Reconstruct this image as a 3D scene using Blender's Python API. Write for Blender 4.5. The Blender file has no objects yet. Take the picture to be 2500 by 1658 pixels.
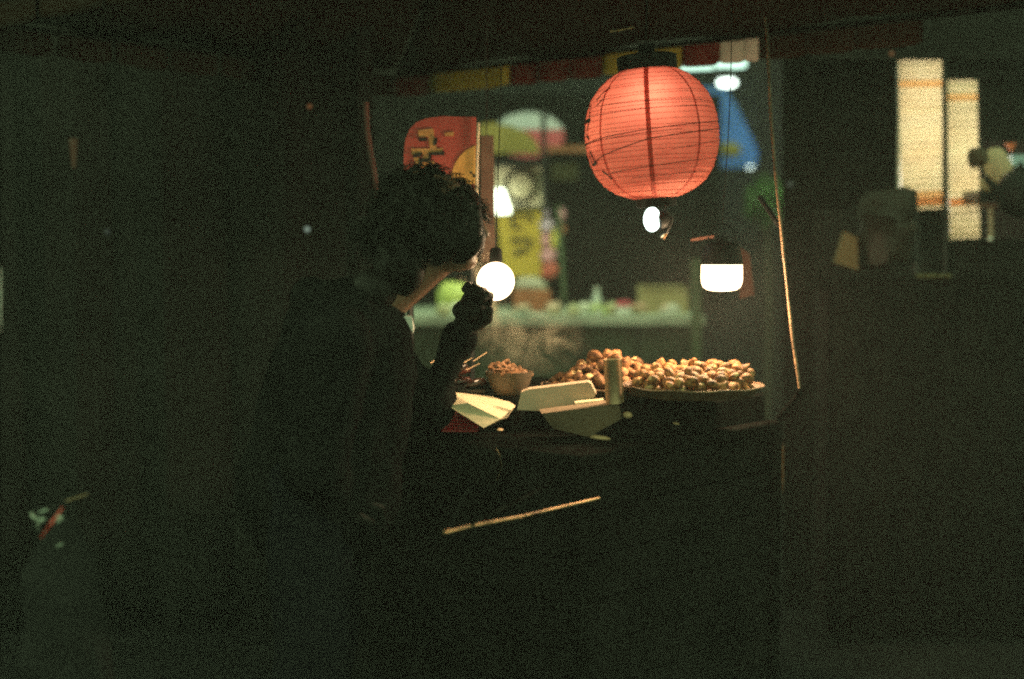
import bpy, bmesh, math, random
from mathutils import Vector, Matrix, Euler, noise
R = math.radians
random.seed(7)
SC = bpy.context.scene
COL = SC.collection

# ------------------------------------------------------------------ camera, world, exposure
F = 3472.0                                   # focal length in photo pixels (50 mm on 36 mm film)
TH = R(3.5)
CAMZ = 1.35
cam = bpy.data.cameras.new('camera')
cam.lens = 50; cam.sensor_width = 36; cam.clip_end = 200; cam.clip_start = 0.05
cam.dof.use_dof = True; cam.dof.focus_distance = 3.45; cam.dof.aperture_fstop = 1.1
camo = bpy.data.objects.new('camera', cam); COL.objects.link(camo)
camo.location = (0, 0, CAMZ); camo.rotation_euler = (R(90) - TH, 0, 0)
SC.camera = camo

world = bpy.data.worlds.new('World'); SC.world = world; world.use_nodes = True
bg = world.node_tree.nodes['Background']
bg.inputs['Color'].default_value = (0.70, 1.0, 0.52, 1)
bg.inputs['Strength'].default_value = 1.08   # city night sky
SC.view_settings.view_transform = 'Standard'; SC.view_settings.look = 'None'
SC.view_settings.exposure = 0; SC.view_settings.gamma = 1
SC.cycles.use_denoising = False
SC.cycles.use_adaptive_sampling = True
SC.cycles.adaptive_threshold = 0.02
SC.cycles.sample_clamp_indirect = 1.0
SC.cycles.sample_clamp_direct = 5.0
SC.cycles.max_bounces = 3
SC.cycles.volume_bounces = 0
SC.cycles.caustics_reflective = False
SC.cycles.caustics_refractive = False
SC.cycles.pixel_filter_type = 'BLACKMAN_HARRIS'
SC.cycles.filter_width = 2.1

def P(px, py, Y):
    """point at world depth Y seen at photo pixel (px, py)"""
    a = (px - 1250) / F; b = (829 - py) / F
    d = Vector((a, math.cos(TH) + b * math.sin(TH), -math.sin(TH) + b * math.cos(TH)))
    return Vector((0, 0, CAMZ)) + d * (Y / d.y)

# ------------------------------------------------------------------ materials
def mat(name, col, rough=0.6, metal=0.0, var=0.15, scale=8.0, bump=0.0, bscale=40.0, spec=0.5,
        col2=None, transl=0.0, emit=None, estr=0.0, rnd=0.0, coat=0.0):
    m = bpy.data.materials.new(name); m.use_nodes = True
    nt = m.node_tree; N = nt.nodes; L = nt.links
    b = N['Principled BSDF']
    b.inputs['Roughness'].default_value = rough; b.inputs['Metallic'].default_value = metal
    b.inputs['Specular IOR Level'].default_value = spec
    b.inputs['Coat Weight'].default_value = coat
    tc = N.new('ShaderNodeTexCoord')
    nz = N.new('ShaderNodeTexNoise'); nz.inputs['Scale'].default_value = scale; nz.inputs['Detail'].default_value = 5
    L.new(tc.outputs['Object'], nz.inputs['Vector'])
    rp = N.new('ShaderNodeValToRGB'); L.new(nz.outputs['Fac'], rp.inputs['Fac'])
    c1 = Vector(col); c2 = Vector(col2) if col2 else c1
    rp.color_ramp.elements[0].position = 0.32; rp.color_ramp.elements[1].position = 0.68
    rp.color_ramp.elements[0].color = (*[max(0, x * (1 - var)) for x in c2], 1)
    rp.color_ramp.elements[1].color = (*[min(1, x * (1 + var)) for x in c1], 1)
    out = rp.outputs['Color']
    if rnd > 0:
        oi = N.new('ShaderNodeObjectInfo'); hs = N.new('ShaderNodeHueSaturation')
        mr = N.new('ShaderNodeMapRange'); mr.inputs['To Min'].default_value = 1 - rnd; mr.inputs['To Max'].default_value = 1 + rnd
        L.new(oi.outputs['Random'], mr.inputs['Value']); L.new(mr.outputs['Result'], hs.inputs['Value'])
        L.new(out, hs.inputs['Color']); out = hs.outputs['Color']
    L.new(out, b.inputs['Base Color'])
    if bump > 0:
        n2 = N.new('ShaderNodeTexNoise'); n2.inputs['Scale'].default_value = bscale; n2.inputs['Detail'].default_value = 4
        L.new(tc.outputs['Object'], n2.inputs['Vector'])
        bp = N.new('ShaderNodeBump'); bp.inputs['Strength'].default_value = bump; bp.inputs['Distance'].default_value = 0.01
        L.new(n2.outputs['Fac'], bp.inputs['Height']); L.new(bp.outputs['Normal'], b.inputs['Normal'])
    if emit:
        b.inputs['Emission Color'].default_value = (*emit, 1); b.inputs['Emission Strength'].default_value = estr
    if transl > 0:
        t = N.new('ShaderNodeBsdfTranslucent'); L.new(out, t.inputs['Color'])
        mx = N.new('ShaderNodeMixShader'); mx.inputs['Fac'].default_value = transl
        L.new(b.outputs['BSDF'], mx.inputs[1]); L.new(t.outputs['BSDF'], mx.inputs[2])
        L.new(mx.outputs['Shader'], N['Material Output'].inputs['Surface'])
    return m

def lampmat(name, col, s):
    return mat(name, (0.03, 0.03, 0.03), spec=0, emit=col, estr=s, var=0)

M = {}
M['asphalt'] = mat('asphalt', (0.014, 0.014, 0.0145), 0.9, bump=0.5, bscale=60, var=.3, scale=3, spec=0.0)
M['wall'] = mat('dark_wall', (0.014, 0.014, 0.0135), 0.85, bump=.3, bscale=12, var=.35, scale=1.5, spec=0.0)
M['wall2'] = mat('brown_wall', (0.018, 0.014, 0.012), 0.85, bump=.3, bscale=12, var=.35, scale=1.5, spec=0.0)
M['trim'] = mat('wall_trim', (0.02, 0.02, 0.02), 0.9, spec=0)
M['glass'] = mat('dark_glass', (0.01, 0.012, 0.012), 0.12, var=.2)
M['shutter'] = mat('shutter', (0.015, 0.015, 0.0145), 0.7, metal=.0, spec=0.0)
M['black'] = mat('black_cloth', (0.0085, 0.0085, 0.0085), 0.9, bump=.4, bscale=30, var=.3, spec=.0)
M['trouser'] = mat('trouser_cloth', (0.010, 0.0105, 0.013), 0.9, bump=.3, bscale=60, spec=.0)
M['glove'] = mat('glove_leather', (0.008, 0.007, 0.006), 0.7, bump=.5, bscale=80, spec=.15)
M['hair'] = mat('hair', (0.006, 0.0045, 0.0035), 0.5, var=.3, scale=30, spec=.2)
M['skin'] = mat('skin', (0.19, 0.095, 0.06), 0.5, var=.08, bump=.1, bscale=200)
M['shirt'] = mat('shirt', (0.78, 0.77, 0.72), 0.8, var=.05)
M['shoe'] = mat('shoe', (0.03, 0.03, 0.03), 0.5)
M['steel'] = mat('steel', (0.50, 0.35, 0.22), 0.5, 1.0, var=.25, scale=20)
M['dsteel'] = mat('dark_steel', (0.06, 0.058, 0.055), 0.42, .8, var=.3, scale=14)
M['blackm'] = mat('black_metal', (0.012, 0.012, 0.012), 0.45, .3)
M['blackp'] = mat('black_plastic', (0.008, 0.008, 0.008), 0.6, spec=.15)
M['board'] = mat('cart_board', (0.010, 0.0095, 0.009), 1.0, spec=0, var=.35, scale=6, bump=.2)
M['nearblack'] = mat('near_black', (0.007, 0.0068, 0.0062), 1.0, var=.4, scale=18, spec=.0)  # plain near-black tone, slightly mottled, shared by many dark parts
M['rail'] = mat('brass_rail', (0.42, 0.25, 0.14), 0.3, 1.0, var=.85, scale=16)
M['pole'] = mat('pole_wood', (0.20, 0.115, 0.065), 0.5, var=.7, scale=22, bump=.4, bscale=60)
M['traydish'] = mat('tray_wicker', (0.11, 0.062, 0.035), 0.6, var=.4, scale=40)
M['redpole'] = mat('red_pole', (0.10, 0.022, 0.015), 0.5, var=.3, scale=20)
M['post'] = mat('brown_post', (0.16, 0.085, 0.06), 0.7, var=.3, scale=12)
M['dkboard'] = mat('dark_board', (0.05, 0.015, 0.008), 0.9, var=.3, scale=12)
M['wpost'] = mat('pale_post', (0.7, 0.55, 0.4), 0.6, var=.15, scale=30)
M['paper'] = mat('bag_paper', (0.74, 0.60, 0.40), 0.8, var=.06, scale=20, bump=.25, bscale=60)
M['paper2'] = mat('grey_paper', (0.52, 0.38, 0.27), 0.8, var=.08, scale=16, bump=.2, bscale=50)
M['paper3'] = mat('kraft_paper', (0.22, 0.15, 0.095), 0.8, var=.1, scale=16, bump=.2, bscale=50)
M['redplastic'] = mat('red_plastic', (0.5, 0.035, 0.045), 0.4, var=.1)
M['clay'] = mat('clay', (0.10, 0.068, 0.04), 0.6, var=.2, scale=20)
M['peel'] = mat('peel', (0.24, 0.11, 0.048), 0.6, var=.35, scale=60, rnd=.3)
M['scrap'] = mat('scrap', (0.5, 0.32, 0.18), 0.7, var=.2, scale=30)
M['darkfood'] = mat('dark_food', (0.035, 0.014, 0.01), 0.16, var=.4, scale=60, coat=.5)
M['dkred'] = mat('dark_red_food', (0.13, 0.03, 0.02), 0.3, var=.4, scale=50)
M['cream'] = mat('cream', (0.6, 0.55, 0.42), 0.7, var=.1)
M['ink'] = mat('ink', (0.012, 0.009, 0.008), 0.8)
M['cord'] = mat('cord', (0.02, 0.012, 0.01), 0.7)
M['signred'] = mat('sign_red', (0.42, 0.055, 0.045), 0.55, var=.12, scale=14)
M['signtan'] = mat('sign_tan', (0.58, 0.27, 0.09), 0.6, var=.25, scale=40)
M['signyel'] = mat('sign_yellow', (0.72, 0.36, 0.09), 0.6, var=.2, scale=30)
M['canyel'] = mat('canopy_yellow', (0.48, 0.40, 0.06), 0.8, var=.15, scale=6, transl=.35)
M['canred'] = mat('canopy_red', (0.16, 0.032, 0.026), 0.8, var=.2, scale=6, transl=.35, spec=0.0)
M['canwht'] = mat('canopy_white', (0.75, 0.68, 0.62), 0.8, var=.1, scale=6, transl=.5)
M['canroof'] = mat('canopy_roof', (0.022, 0.012, 0.008), 0.85, var=.2, scale=4, transl=.03, spec=0.0)
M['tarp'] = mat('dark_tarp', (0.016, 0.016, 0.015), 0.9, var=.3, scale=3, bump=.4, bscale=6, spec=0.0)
# background stall
M['bcounter'] = mat('back_counter', (0.5, 0.55, 0.45), 0.4, var=.25, scale=10)
M['bfront'] = mat('back_front', (0.045, 0.06, 0.035), 0.8, var=.5, scale=5)
M['bgreen'] = mat('green_post', (0.07, 0.11, 0.05), 0.6, var=.2)
M['byellow'] = mat('banner_yellow', (0.66, 0.47, 0.06), 0.7, var=.1, scale=8)
M['bink'] = mat('banner_ink', (0.05, 0.04, 0.012), 0.7)
M['olive'] = mat('olive', (0.32, 0.25, 0.06), 0.7, var=.2, scale=8)
M['olive2'] = mat('dim_olive', (0.05, 0.045, 0.012), 0.8, var=.4, scale=9)
M['beige'] = mat('beige', (0.55, 0.47, 0.32), 0.7, var=.1, scale=10)
M['boxtan'] = mat('cardboard', (0.40, 0.32, 0.16), 0.8, var=.15, scale=10)
M['crate'] = mat('red_crate', (0.36, 0.13, 0.06), 0.6, var=.2, scale=12)
M['greycloth'] = mat('grey_cloth', (0.42, 0.38, 0.30), 0.9, var=.15, scale=20)
M['pink'] = mat('pink_pack', (0.65, 0.30, 0.36), 0.6, var=.15, scale=20)
M['lilac'] = mat('lilac_pack', (0.55, 0.42, 0.55), 0.6, var=.15, scale=20)
M['redpack'] = mat('red_pack', (0.55, 0.12, 0.09), 0.6, var=.15, scale=20)
M['ypack'] = mat('yellow_pack', (0.62, 0.55, 0.12), 0.6, var=.15, scale=20)
M['ygreen'] = mat('lime_pack', (0.50, 0.58, 0.15), 0.5, var=.15, scale=20)
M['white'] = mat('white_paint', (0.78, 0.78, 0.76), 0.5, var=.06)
M['bottle'] = mat('bottle', (0.62, 0.68, 0.64), 0.25, var=.05)
M['cap'] = mat('pink_lid', (0.72, 0.10, 0.16), 0.4, var=.05)
M['discw'] = mat('disc_white', (0.70, 0.72, 0.80), 0.5, var=.06)
M['discr'] = mat('disc_red', (0.62, 0.10, 0.14), 0.5, var=.06)
M['blue'] = mat('blue_tarp', (0.19, 0.40, 0.76), 0.6, var=.12, scale=5, transl=.55)
M['leaf'] = mat('leaf', (0.07, 0.16, 0.035), 0.5, var=.4, scale=6, transl=.3, rnd=.2)
M['stem'] = mat('stem', (0.06, 0.05, 0.03), 0.8)
for i, c in enumerate([(.6, .58, .35), (.62, .62, .5), (.45, .52, .2), (.58, .42, .3), (.66, .64, .56), (.5, .3, .2)]):
    M['food%d' % i] = mat('food_%d' % i, c, 0.5, var=.25, scale=40)
# right stall
M['blind'] = mat('blind', (0.92, 0.82, 0.58), 0.6, var=.05, scale=7, col2=(0.88, 0.70, 0.44), transl=.75, rnd=.16)
M['blindo'] = mat('blind_orange', (0.80, 0.46, 0.2), 0.6, var=.12, scale=7, transl=.55)
M['blindb'] = mat('blind_band', (0.50, 0.20, 0.07), 0.6, var=.12, scale=7, transl=.5)
M['sack'] = mat('brown_sack', (0.07, 0.045, 0.025), 0.8, var=.2, transl=.2)
M['creambag'] = mat('cream_bag', (0.70, 0.60, 0.42), 0.7, var=.12, scale=14, transl=.55)
M['orange'] = mat('orange_card', (0.75, 0.22, 0.10), 0.6, var=.08, transl=.3)
M['ltblue'] = mat('pale_blue', (0.42, 0.58, 0.66), 0.5, var=.08, transl=.3)
M['murk'] = mat('murky_plastic', (0.028, 0.02, 0.012), 0.5, var=.3, scale=14, transl=.5)
M['cone'] = mat('brown_cone', (0.26, 0.17, 0.08), 0.7, var=.15, transl=.4)
M['clear'] = mat('clear_plastic', (0.014, 0.016, 0.014), 0.10, var=.1, coat=.6)
M['wglint'] = mat('glint_white', (0.34, 0.40, 0.34), 0.3, var=.5, scale=60)
M['redtape'] = mat('red_tape', (0.6, 0.07, 0.05), 0.3, var=.1)
# lamps
LEDS, GLOBE, FLUO = 330.0, 44.0, 22.0
M['led'] = lampmat('led_glow', (1.0, 0.69, 0.39), LEDS)
M['globe'] = lampmat('globe_glow', (1.0, 0.68, 0.38), GLOBE)
M['clipl'] = lampmat('clip_glow', (0.80, 1.0, 0.86), 14)
M['backl'] = lampmat('back_glow', (0.92, 1.0, 0.66), 75)
M['fluo'] = lampmat('fluorescent_glow', (0.62, 1.0, 0.78), 2.2)
M['hidtube'] = lampmat('unseen_fill_tube', (0.85, 1.0, 0.62), FLUO)
M['oval'] = lampmat('oval_glow', (0.80, 1.0, 0.86), 22)
M['bushfill'] = lampmat('bush_fill_glow', (0.75, 1.0, 0.7), 320)
M['bluel'] = lampmat('cool_glow', (0.80, 0.95, 1.0), 70)
M['bulbr'] = lampmat('tube_glow', (1.0, 0.88, 0.66), 32)
M['blit'] = lampmat('lit_shade', (0.85, 1.0, 0.72), 6)
M['dot'] = lampmat('pilot_green', (0.75, 1.0, 0.8), .22)
M['dot2'] = lampmat('pilot_dim', (0.75, 1.0, 0.8), .03)
M['doto'] = lampmat('pilot_orange', (1.0, 0.4, 0.15), .12)
M['streak'] = lampmat('streak_glow', (1.0, 0.55, 0.2), .035)

def chestnut_mat(name, hi, lo):
    m = bpy.data.materials.new(name); m.use_nodes = True
    nt = m.node_tree; N = nt.nodes; L = nt.links; b = N['Principled BSDF']
    b.inputs['Roughness'].default_value = .6; b.inputs['Specular IOR Level'].default_value = .25
    tc = N.new('ShaderNodeTexCoord'); oi = N.new('ShaderNodeObjectInfo')
    off = N.new('ShaderNodeVectorMath'); off.operation = 'MULTIPLY_ADD'
    off.inputs[1].default_value = (1, 1, 1)
    sc = N.new('ShaderNodeVectorMath'); sc.operation = 'SCALE'; sc.inputs['Scale'].default_value = 3.0
    cx = N.new('ShaderNodeCombineXYZ')
    for k in 'XYZ': L.new(oi.outputs['Random'], cx.inputs[k])
    L.new(cx.outputs[0], sc.inputs[0]); L.new(tc.outputs['Object'], off.inputs[0]); L.new(sc.outputs[0], off.inputs[2])
    nz = N.new('ShaderNodeTexNoise'); nz.inputs['Scale'].default_value = 1.9; nz.inputs['Detail'].default_value = 7
    L.new(off.outputs[0], nz.inputs['Vector'])
    rp = N.new('ShaderNodeValToRGB'); L.new(nz.outputs['Fac'], rp.inputs['Fac'])
    rp.color_ramp.elements[0].position = .38; rp.color_ramp.elements[0].color = (*lo, 1)
    rp.color_ramp.elements[1].position = .58; rp.color_ramp.elements[1].color = (*hi, 1)
    hs = N.new('ShaderNodeHueSaturation'); mr = N.new('ShaderNodeMapRange')
    mr.inputs['To Min'].default_value = .38; mr.inputs['To Max'].default_value = 1.2
    L.new(oi.outputs['Random'], mr.inputs['Value']); L.new(mr.outputs[0], hs.inputs['Value']); L.new(rp.outputs['Color'], hs.inputs['Color'])
    L.new(hs.outputs['Color'], b.inputs['Base Color'])
    n2 = N.new('ShaderNodeTexNoise'); n2.inputs['Scale'].default_value = 7
    L.new(off.outputs[0], n2.inputs['Vector'])
    bp = N.new('ShaderNodeBump'); bp.inputs['Strength'].default_value = .25; bp.inputs['Distance'].default_value = .1
    L.new(n2.outputs['Fac'], bp.inputs['Height']); L.new(bp.outputs['Normal'], b.inputs['Normal'])
    return m
M['nut'] = chestnut_mat('chestnut_shell', (0.56, 0.275, 0.10), (0.12, 0.04, 0.015))
M['nut2'] = chestnut_mat('big_chestnut_shell', (0.42, 0.20, 0.085), (0.12, 0.04, 0.018))
M['nutcut'] = mat('chestnut_flesh', (0.62, 0.42, 0.20), .6, var=.15, scale=60)

def paper_lantern_mat():
    m = bpy.data.materials.new('lantern_paper'); m.use_nodes = True
    nt = m.node_tree; N = nt.nodes; L = nt.links; b = N['Principled BSDF']
    b.inputs['Roughness'].default_value = .7; b.inputs['Specular IOR Level'].default_value = .15
    tc = N.new('ShaderNodeTexCoord')
    nz = N.new('ShaderNodeTexNoise'); nz.inputs['Scale'].default_value = 25; nz.inputs['Detail'].default_value = 6
    L.new(tc.outputs['Object'], nz.inputs['Vector'])
    rp = N.new('ShaderNodeValToRGB'); L.new(nz.outputs['Fac'], rp.inputs['Fac'])
    rp.color_ramp.elements[0].position = .3; rp.color_ramp.elements[0].color = (.78, .23, .175, 1)
    rp.color_ramp.elements[1].position = .7; rp.color_ramp.elements[1].color = (.86, .29, .22, 1)
    L.new(rp.outputs['Color'], b.inputs['Base Color'])
    t = N.new('ShaderNodeBsdfTranslucent'); L.new(rp.outputs['Color'], t.inputs['Color'])
    mx = N.new('ShaderNodeMixShader'); mx.inputs['Fac'].default_value = .5
    L.new(b.outputs[0], mx.inputs[1]); L.new(t.outputs[0], mx.inputs[2])
    L.new(mx.outputs[0], N['Material Output'].inputs['Surface'])
    return m
M['lpaper'] = paper_lantern_mat()
M['lrib'] = mat('lantern_rib', (0.52, 0.10, 0.075), .8, var=.4, scale=40, transl=.4)
M['lseam'] = mat('lantern_seam', (0.50, 0.085, 0.062), .8, var=.25, scale=60, transl=.45)

# ------------------------------------------------------------------ mesh helpers
OFF = {}
class MB:
    def __init__(s): s.v = []; s.f = []
    def add(s, vs, fs):
        n = len(s.v); s.v += [Vector(v) for v in vs]; s.f += [tuple(i + n for i in f) for f in fs]; return s
    def box(s, c, size, rz=0, rot=None, taper=1.0):
        x, y, z = [k / 2 for k in size]
        m = rot if rot is not None else Matrix.Rotation(rz, 3, 'Z')
        vs = []
        for sz in (-1, 1):
            t = taper if sz > 0 else 1
            for sx, sy in ((-1, -1), (1, -1), (1, 1), (-1, 1)):
                vs.append(Vector(c) + m @ Vector((sx * x * t, sy * y * t, sz * z)))
        return s.add(vs, [(3, 2, 1, 0), (4, 5, 6, 7), (0, 1, 5, 4), (1, 2, 6, 5), (2, 3, 7, 6), (3, 0, 4, 7)])
    def tube(s, pts, rad, n=8, cap=True):
        pts = [Vector(p) for p in pts]
        rads = rad if isinstance(rad, (list, tuple)) else [rad] * len(pts)
        vs = []; fs = []
        up = None
        for i, p in enumerate(pts):
            d = (pts[min(i + 1, len(pts) - 1)] - pts[max(i - 1, 0)])
            if d.length < 1e-9: d = Vector((0, 0, 1))
            d.normalize()
            if up is None:
                up = Vector((0, 0, 1)) if abs(d.z) < .9 else Vector((1, 0, 0))
            a = d.cross(up)
            if a.length < 1e-6: a = d.cross(Vector((0, 1, 0)))
            a.normalize(); b = a.cross(d).normalized(); up = b
            for k in range(n):
                t = 2 * math.pi * k / n
                vs.append(p + (a * math.cos(t) + b * math.sin(t)) * rads[i])
        for i in range(len(pts) - 1):
            for k in range(n):
                k2 = (k + 1) % n
                fs.append((i * n + k, i * n + k2, (i + 1) * n + k2, (i + 1) * n + k))
        if cap:
            fs.append(tuple(range(n - 1, -1, -1))); fs.append(tuple((len(pts) - 1) * n + k for k in range(n)))
        return s.add(vs, fs)
    def lathe(s, prof, c, n=24, m=None, cap=True, jit=0.0):
        """prof: list of (r, z)"""
        c = Vector(c); vs = []; fs = []
        for r, z in prof:
            for k in range(n):
                t = 2 * math.pi * k / n
                v = Vector((r * math.cos(t), r * math.sin(t), z))
                if jit: v += Vector((noise.noise(v * 30), noise.noise(v * 30 + Vector((9, 0, 0))), noise.noise(v * 30 + Vector((0, 9, 0))))) * jit
                vs.append(c + (m @ v if m is not None else v))
        for i in range(len(prof) - 1):
            for k in range(n):
                k2 = (k + 1) % n
                fs.append((i * n + k, i * n + k2, (i + 1) * n + k2, (i + 1) * n + k))
        if cap:
            fs.append(tuple(range(n - 1, -1, -1))); fs.append(tuple((len(prof) - 1) * n + k for k in range(n)))
        return s.add(vs, fs)
    def ell(s, c, r, nu=16, nv=10, m=None, jit=0.0, js=8.0):
        prof = []
        c = Vector(c); vs = []; fs = []
        for i in range(1, nv):
            ph = math.pi * i / nv
            for k in range(nu):
                t = 2 * math.pi * k / nu
                v = Vector((math.sin(ph) * math.cos(t) * r[0], math.sin(ph) * math.sin(t) * r[1], -math.cos(ph) * r[2]))
                if jit: v *= 1 + jit * noise.noise((v + c) * js)
                vs.append(c + (m @ v if m is not None else v))
        b = Vector((0, 0, -r[2])); t = Vector((0, 0, r[2]))
        vs.append(c + (m @ b if m is not None else b)); vs.append(c + (m @ t if m is not None else t))
        nb = len(vs) - 2
        for i in range(nv - 2):
            for k in range(nu):
                k2 = (k + 1) % nu
                fs.append((i * nu + k, i * nu + k2, (i + 1) * nu + k2, (i + 1) * nu + k))
        for k in range(nu):
            k2 = (k + 1) % nu
            fs.append((nb, k2, k)); fs.append((nb + 1, (nv - 2) * nu + k, (nv - 2) * nu + k2))
        return s.add(vs, fs)
    def extr(s, poly, d):
        """poly: list of points, extruded by vector d"""
        n = len(poly); poly = [Vector(p) for p in poly]; d = Vector(d)
        vs = poly + [p + d for p in poly]
        fs = [tuple(range(n)), tuple(range(2 * n - 1, n - 1, -1))] + [(k, k + n, (k + 1) % n + n, (k + 1) % n) for k in range(n)]
        return s.add(vs, fs)
    def build(s, name, m, parent=None, loc=None, smooth=True, bevel=0.0):
        off = OFF[parent.name] if parent is not None else (Vector(loc) if loc is not None else Vector((0, 0, 0)))
        me = bpy.data.meshes.new(name)
        me.from_pydata([tuple(v - off) for v in s.v], [], s.f)
        bm = bmesh.new(); bm.from_mesh(me); bmesh.ops.recalc_face_normals(bm, faces=bm.faces); bm.to_mesh(me); bm.free()
        me.materials.append(M[m] if isinstance(m, str) else m)
        if smooth:
            for p in me.polygons: p.use_smooth = True
            try: me.set_sharp_from_angle(angle=R(40))
            except Exception: pass
        o = bpy.data.objects.new(name, me); COL.objects.link(o)
        if parent is not None: o.parent = parent
        else: o.location = off
        OFF[o.name] = off
        if bevel > 0:
            md = o.modifiers.new('bevel', 'BEVEL'); md.width = bevel; md.segments = 2; md.limit_method = 'ANGLE'
        return o
def thing(name, label, cat, loc, group=None):
    o = bpy.data.objects.new(name, None); COL.objects.link(o); o.location = loc; o.empty_display_size = .05
    OFF[o.name] = Vector(loc); return tag(o, label, cat, group)
def tag(o, label=None, cat=None, group=None, kind=None):
    if label: o['label'] = label
    if cat: o['category'] = cat
    if group: o['group'] = group
    if kind: o['kind'] = kind
    return o
def one(mb, name, m, label, cat, loc, group=None, **k):
    return tag(mb.build(name, m, None, loc, **k), label, cat, group)

# ------------------------------------------------------------------ the setting
tag(MB().box((0, 6, -.05), (60, 60, .1)).build('ground', 'asphalt', smooth=False), kind='structure')

def facade(name, label, x0, x1, y, h, m, nfl, nwin, seed):
    rng = random.Random(seed)
    t = thing(name, label, 'building', ((x0 + x1) / 2, y, 0), 'dark house fronts across the street')
    MB().box(((x0 + x1) / 2, y + 1.5, h / 2), (x1 - x0, 3.0, h)).build('wall', m, t, smooth=False)
    MB().box(((x0 + x1) / 2, y - .03, h - .12), (x1 - x0 + .004, .12, .2)).build('cornice', 'trim', t, smooth=False)
    w = (x1 - x0) / nwin
    for f in range(nfl):
        z = 3.9 + f * 2.6
        if z + .8 > h: break
        for k in range(nwin):
            cx = x0 + (k + .5) * w
            fr = MB()
            for dx in (-.45, .45): fr.box((cx + dx, y - .03, z), (.06, .08, 1.3))
            for dz in (-.62, .62): fr.box((cx, y - .03, z + dz), (.84, .078, .06))
            wn = fr.build('window', 'trim', t, smooth=False)
            MB().box((cx, y - .008, z), (.84, .014, 1.18)).build('pane', 'glass', wn, smooth=False)
    sh = MB().box(((x0 + x1) / 2, y - .02, 1.45), ((x1 - x0) * .8, .03, 2.5)).build('shutter', 'shutter', t, smooth=False)
    for k in range(12):
        MB().box(((x0 + x1) / 2, y - .042, .3 + k * .2), ((x1 - x0) * .8 - .02, .016, .15)).build('slat', 'shutter', sh, smooth=False)
    return t
facade('house', 'dark grey house front behind the left tarpaulin wall', -7.0, -2.6, 10.6, 9.0, 'wall', 2, 3, 1)
facade('house', 'brown house front straight behind the yellow banner stall', -2.55, 2.35, 10.9, 9.4, 'wall2', 2, 4, 2)
facade('house', 'dark grey house front behind the lit blinds', 2.4, 8.2, 10.5, 9.2, 'wall', 2, 4, 3)

# ------------------------------------------------------------------ own stall: cart
U = Vector((math.sin(R(40.6)), math.cos(R(40.6)), 0)); NV = Vector((U.y, -U.x, 0))
def UN(u, n, z): return U * u + NV * n + Vector((0, 0, z))
RZ = math.atan2(U.y, U.x)
cart = thing('food_cart', 'dark metal street food cart carrying chestnut trays and paper bags', 'food cart', UN(2.95, -2.35, 0))
u0, u1, n0, n1 = 2.47, 3.36, -2.78, -1.92
uc, nc = (u0 + u1) / 2, (n0 + n1) / 2
ctop = MB().box(UN(uc, nc, .885), (u1 - u0, n1 - n0, .03), RZ).build('counter_top', 'nearblack', cart, bevel=.006)
for k in range(7):
    hh = .1
    z = .819 - k * .105
    MB().box(UN(uc, n1 - .03, z), (u1 - u0 - .06, .022, hh), RZ).build('plank', 'board', cart, smooth=False)
    MB().box(UN(u0 + .03, nc, z), (.022, n1 - n0 - .1, hh), RZ).build('plank', 'board', cart, smooth=False)
    MB().box(UN(uc, n0 + .03, z), (u1 - u0 - .06, .022, hh), RZ).build('plank', 'board', cart, smooth=False)
    MB().box(UN(u1 - .03, nc, z), (.022, n1 - n0 - .1, hh), RZ).build('plank', 'board', cart, smooth=False)
for a in (u0 + .02, u1 - .02):
    for b in (n0 + .02, n1 - .02):
        MB().box(UN(a, b, .435), (.035, .035, .868), RZ).build('leg', 'nearblack', cart, smooth=False)
MB().box(UN(3.075, -2.36, .9355), (.52, .80, .071), RZ).build('raised_shelf', 'nearblack', cart, bevel=.004)
MB().box(UN(2.645, -2.59, .943), (.30, .32, .086), RZ).build('raised_shelf', 'nearblack', cart, bevel=.004)
# push handle: the long rail catching the lamp light
hp = [P(1085, 1301, 2.72), P(1149, 1285, 2.78), P(1271, 1262, 2.89), P(1462, 1217, 3.1)]
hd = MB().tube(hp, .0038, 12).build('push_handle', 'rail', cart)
for q in (hp[1], hp[3]):
    MB().tube([q, UN(2.52, U.dot(Vector((0, 0, 0))) - 2.0, .84)], .006, 8).build('handle_arm', 'nearblack', hd)
for s in (0, 1):
    wc = UN(u0 + .2 + s * .5, n1 - .06, .14)
    m = Matrix.Rotation(RZ, 3, 'Z') @ Matrix.Rotation(R(90), 3, 'X')
    wh = MB().lathe([(.03, -.03), (.03, .03)], wc, 16, m).build('wheel', 'dsteel', cart)
    MB().lathe([(.105, -.018), (.138, -.014), (.14, 0), (.138, .014), (.105, .018), (.105, -.018)], wc, 28, m, cap=False).build('tyre', 'blackp', wh)
    sp = MB()
    for k in range(6):
        a = k * math.pi / 3
        sp.tube([wc, wc + m @ Vector((math.cos(a) * .108, math.sin(a) * .108, 0))], .005, 6)
    sp.build('spokes', 'dsteel', wh)

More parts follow.
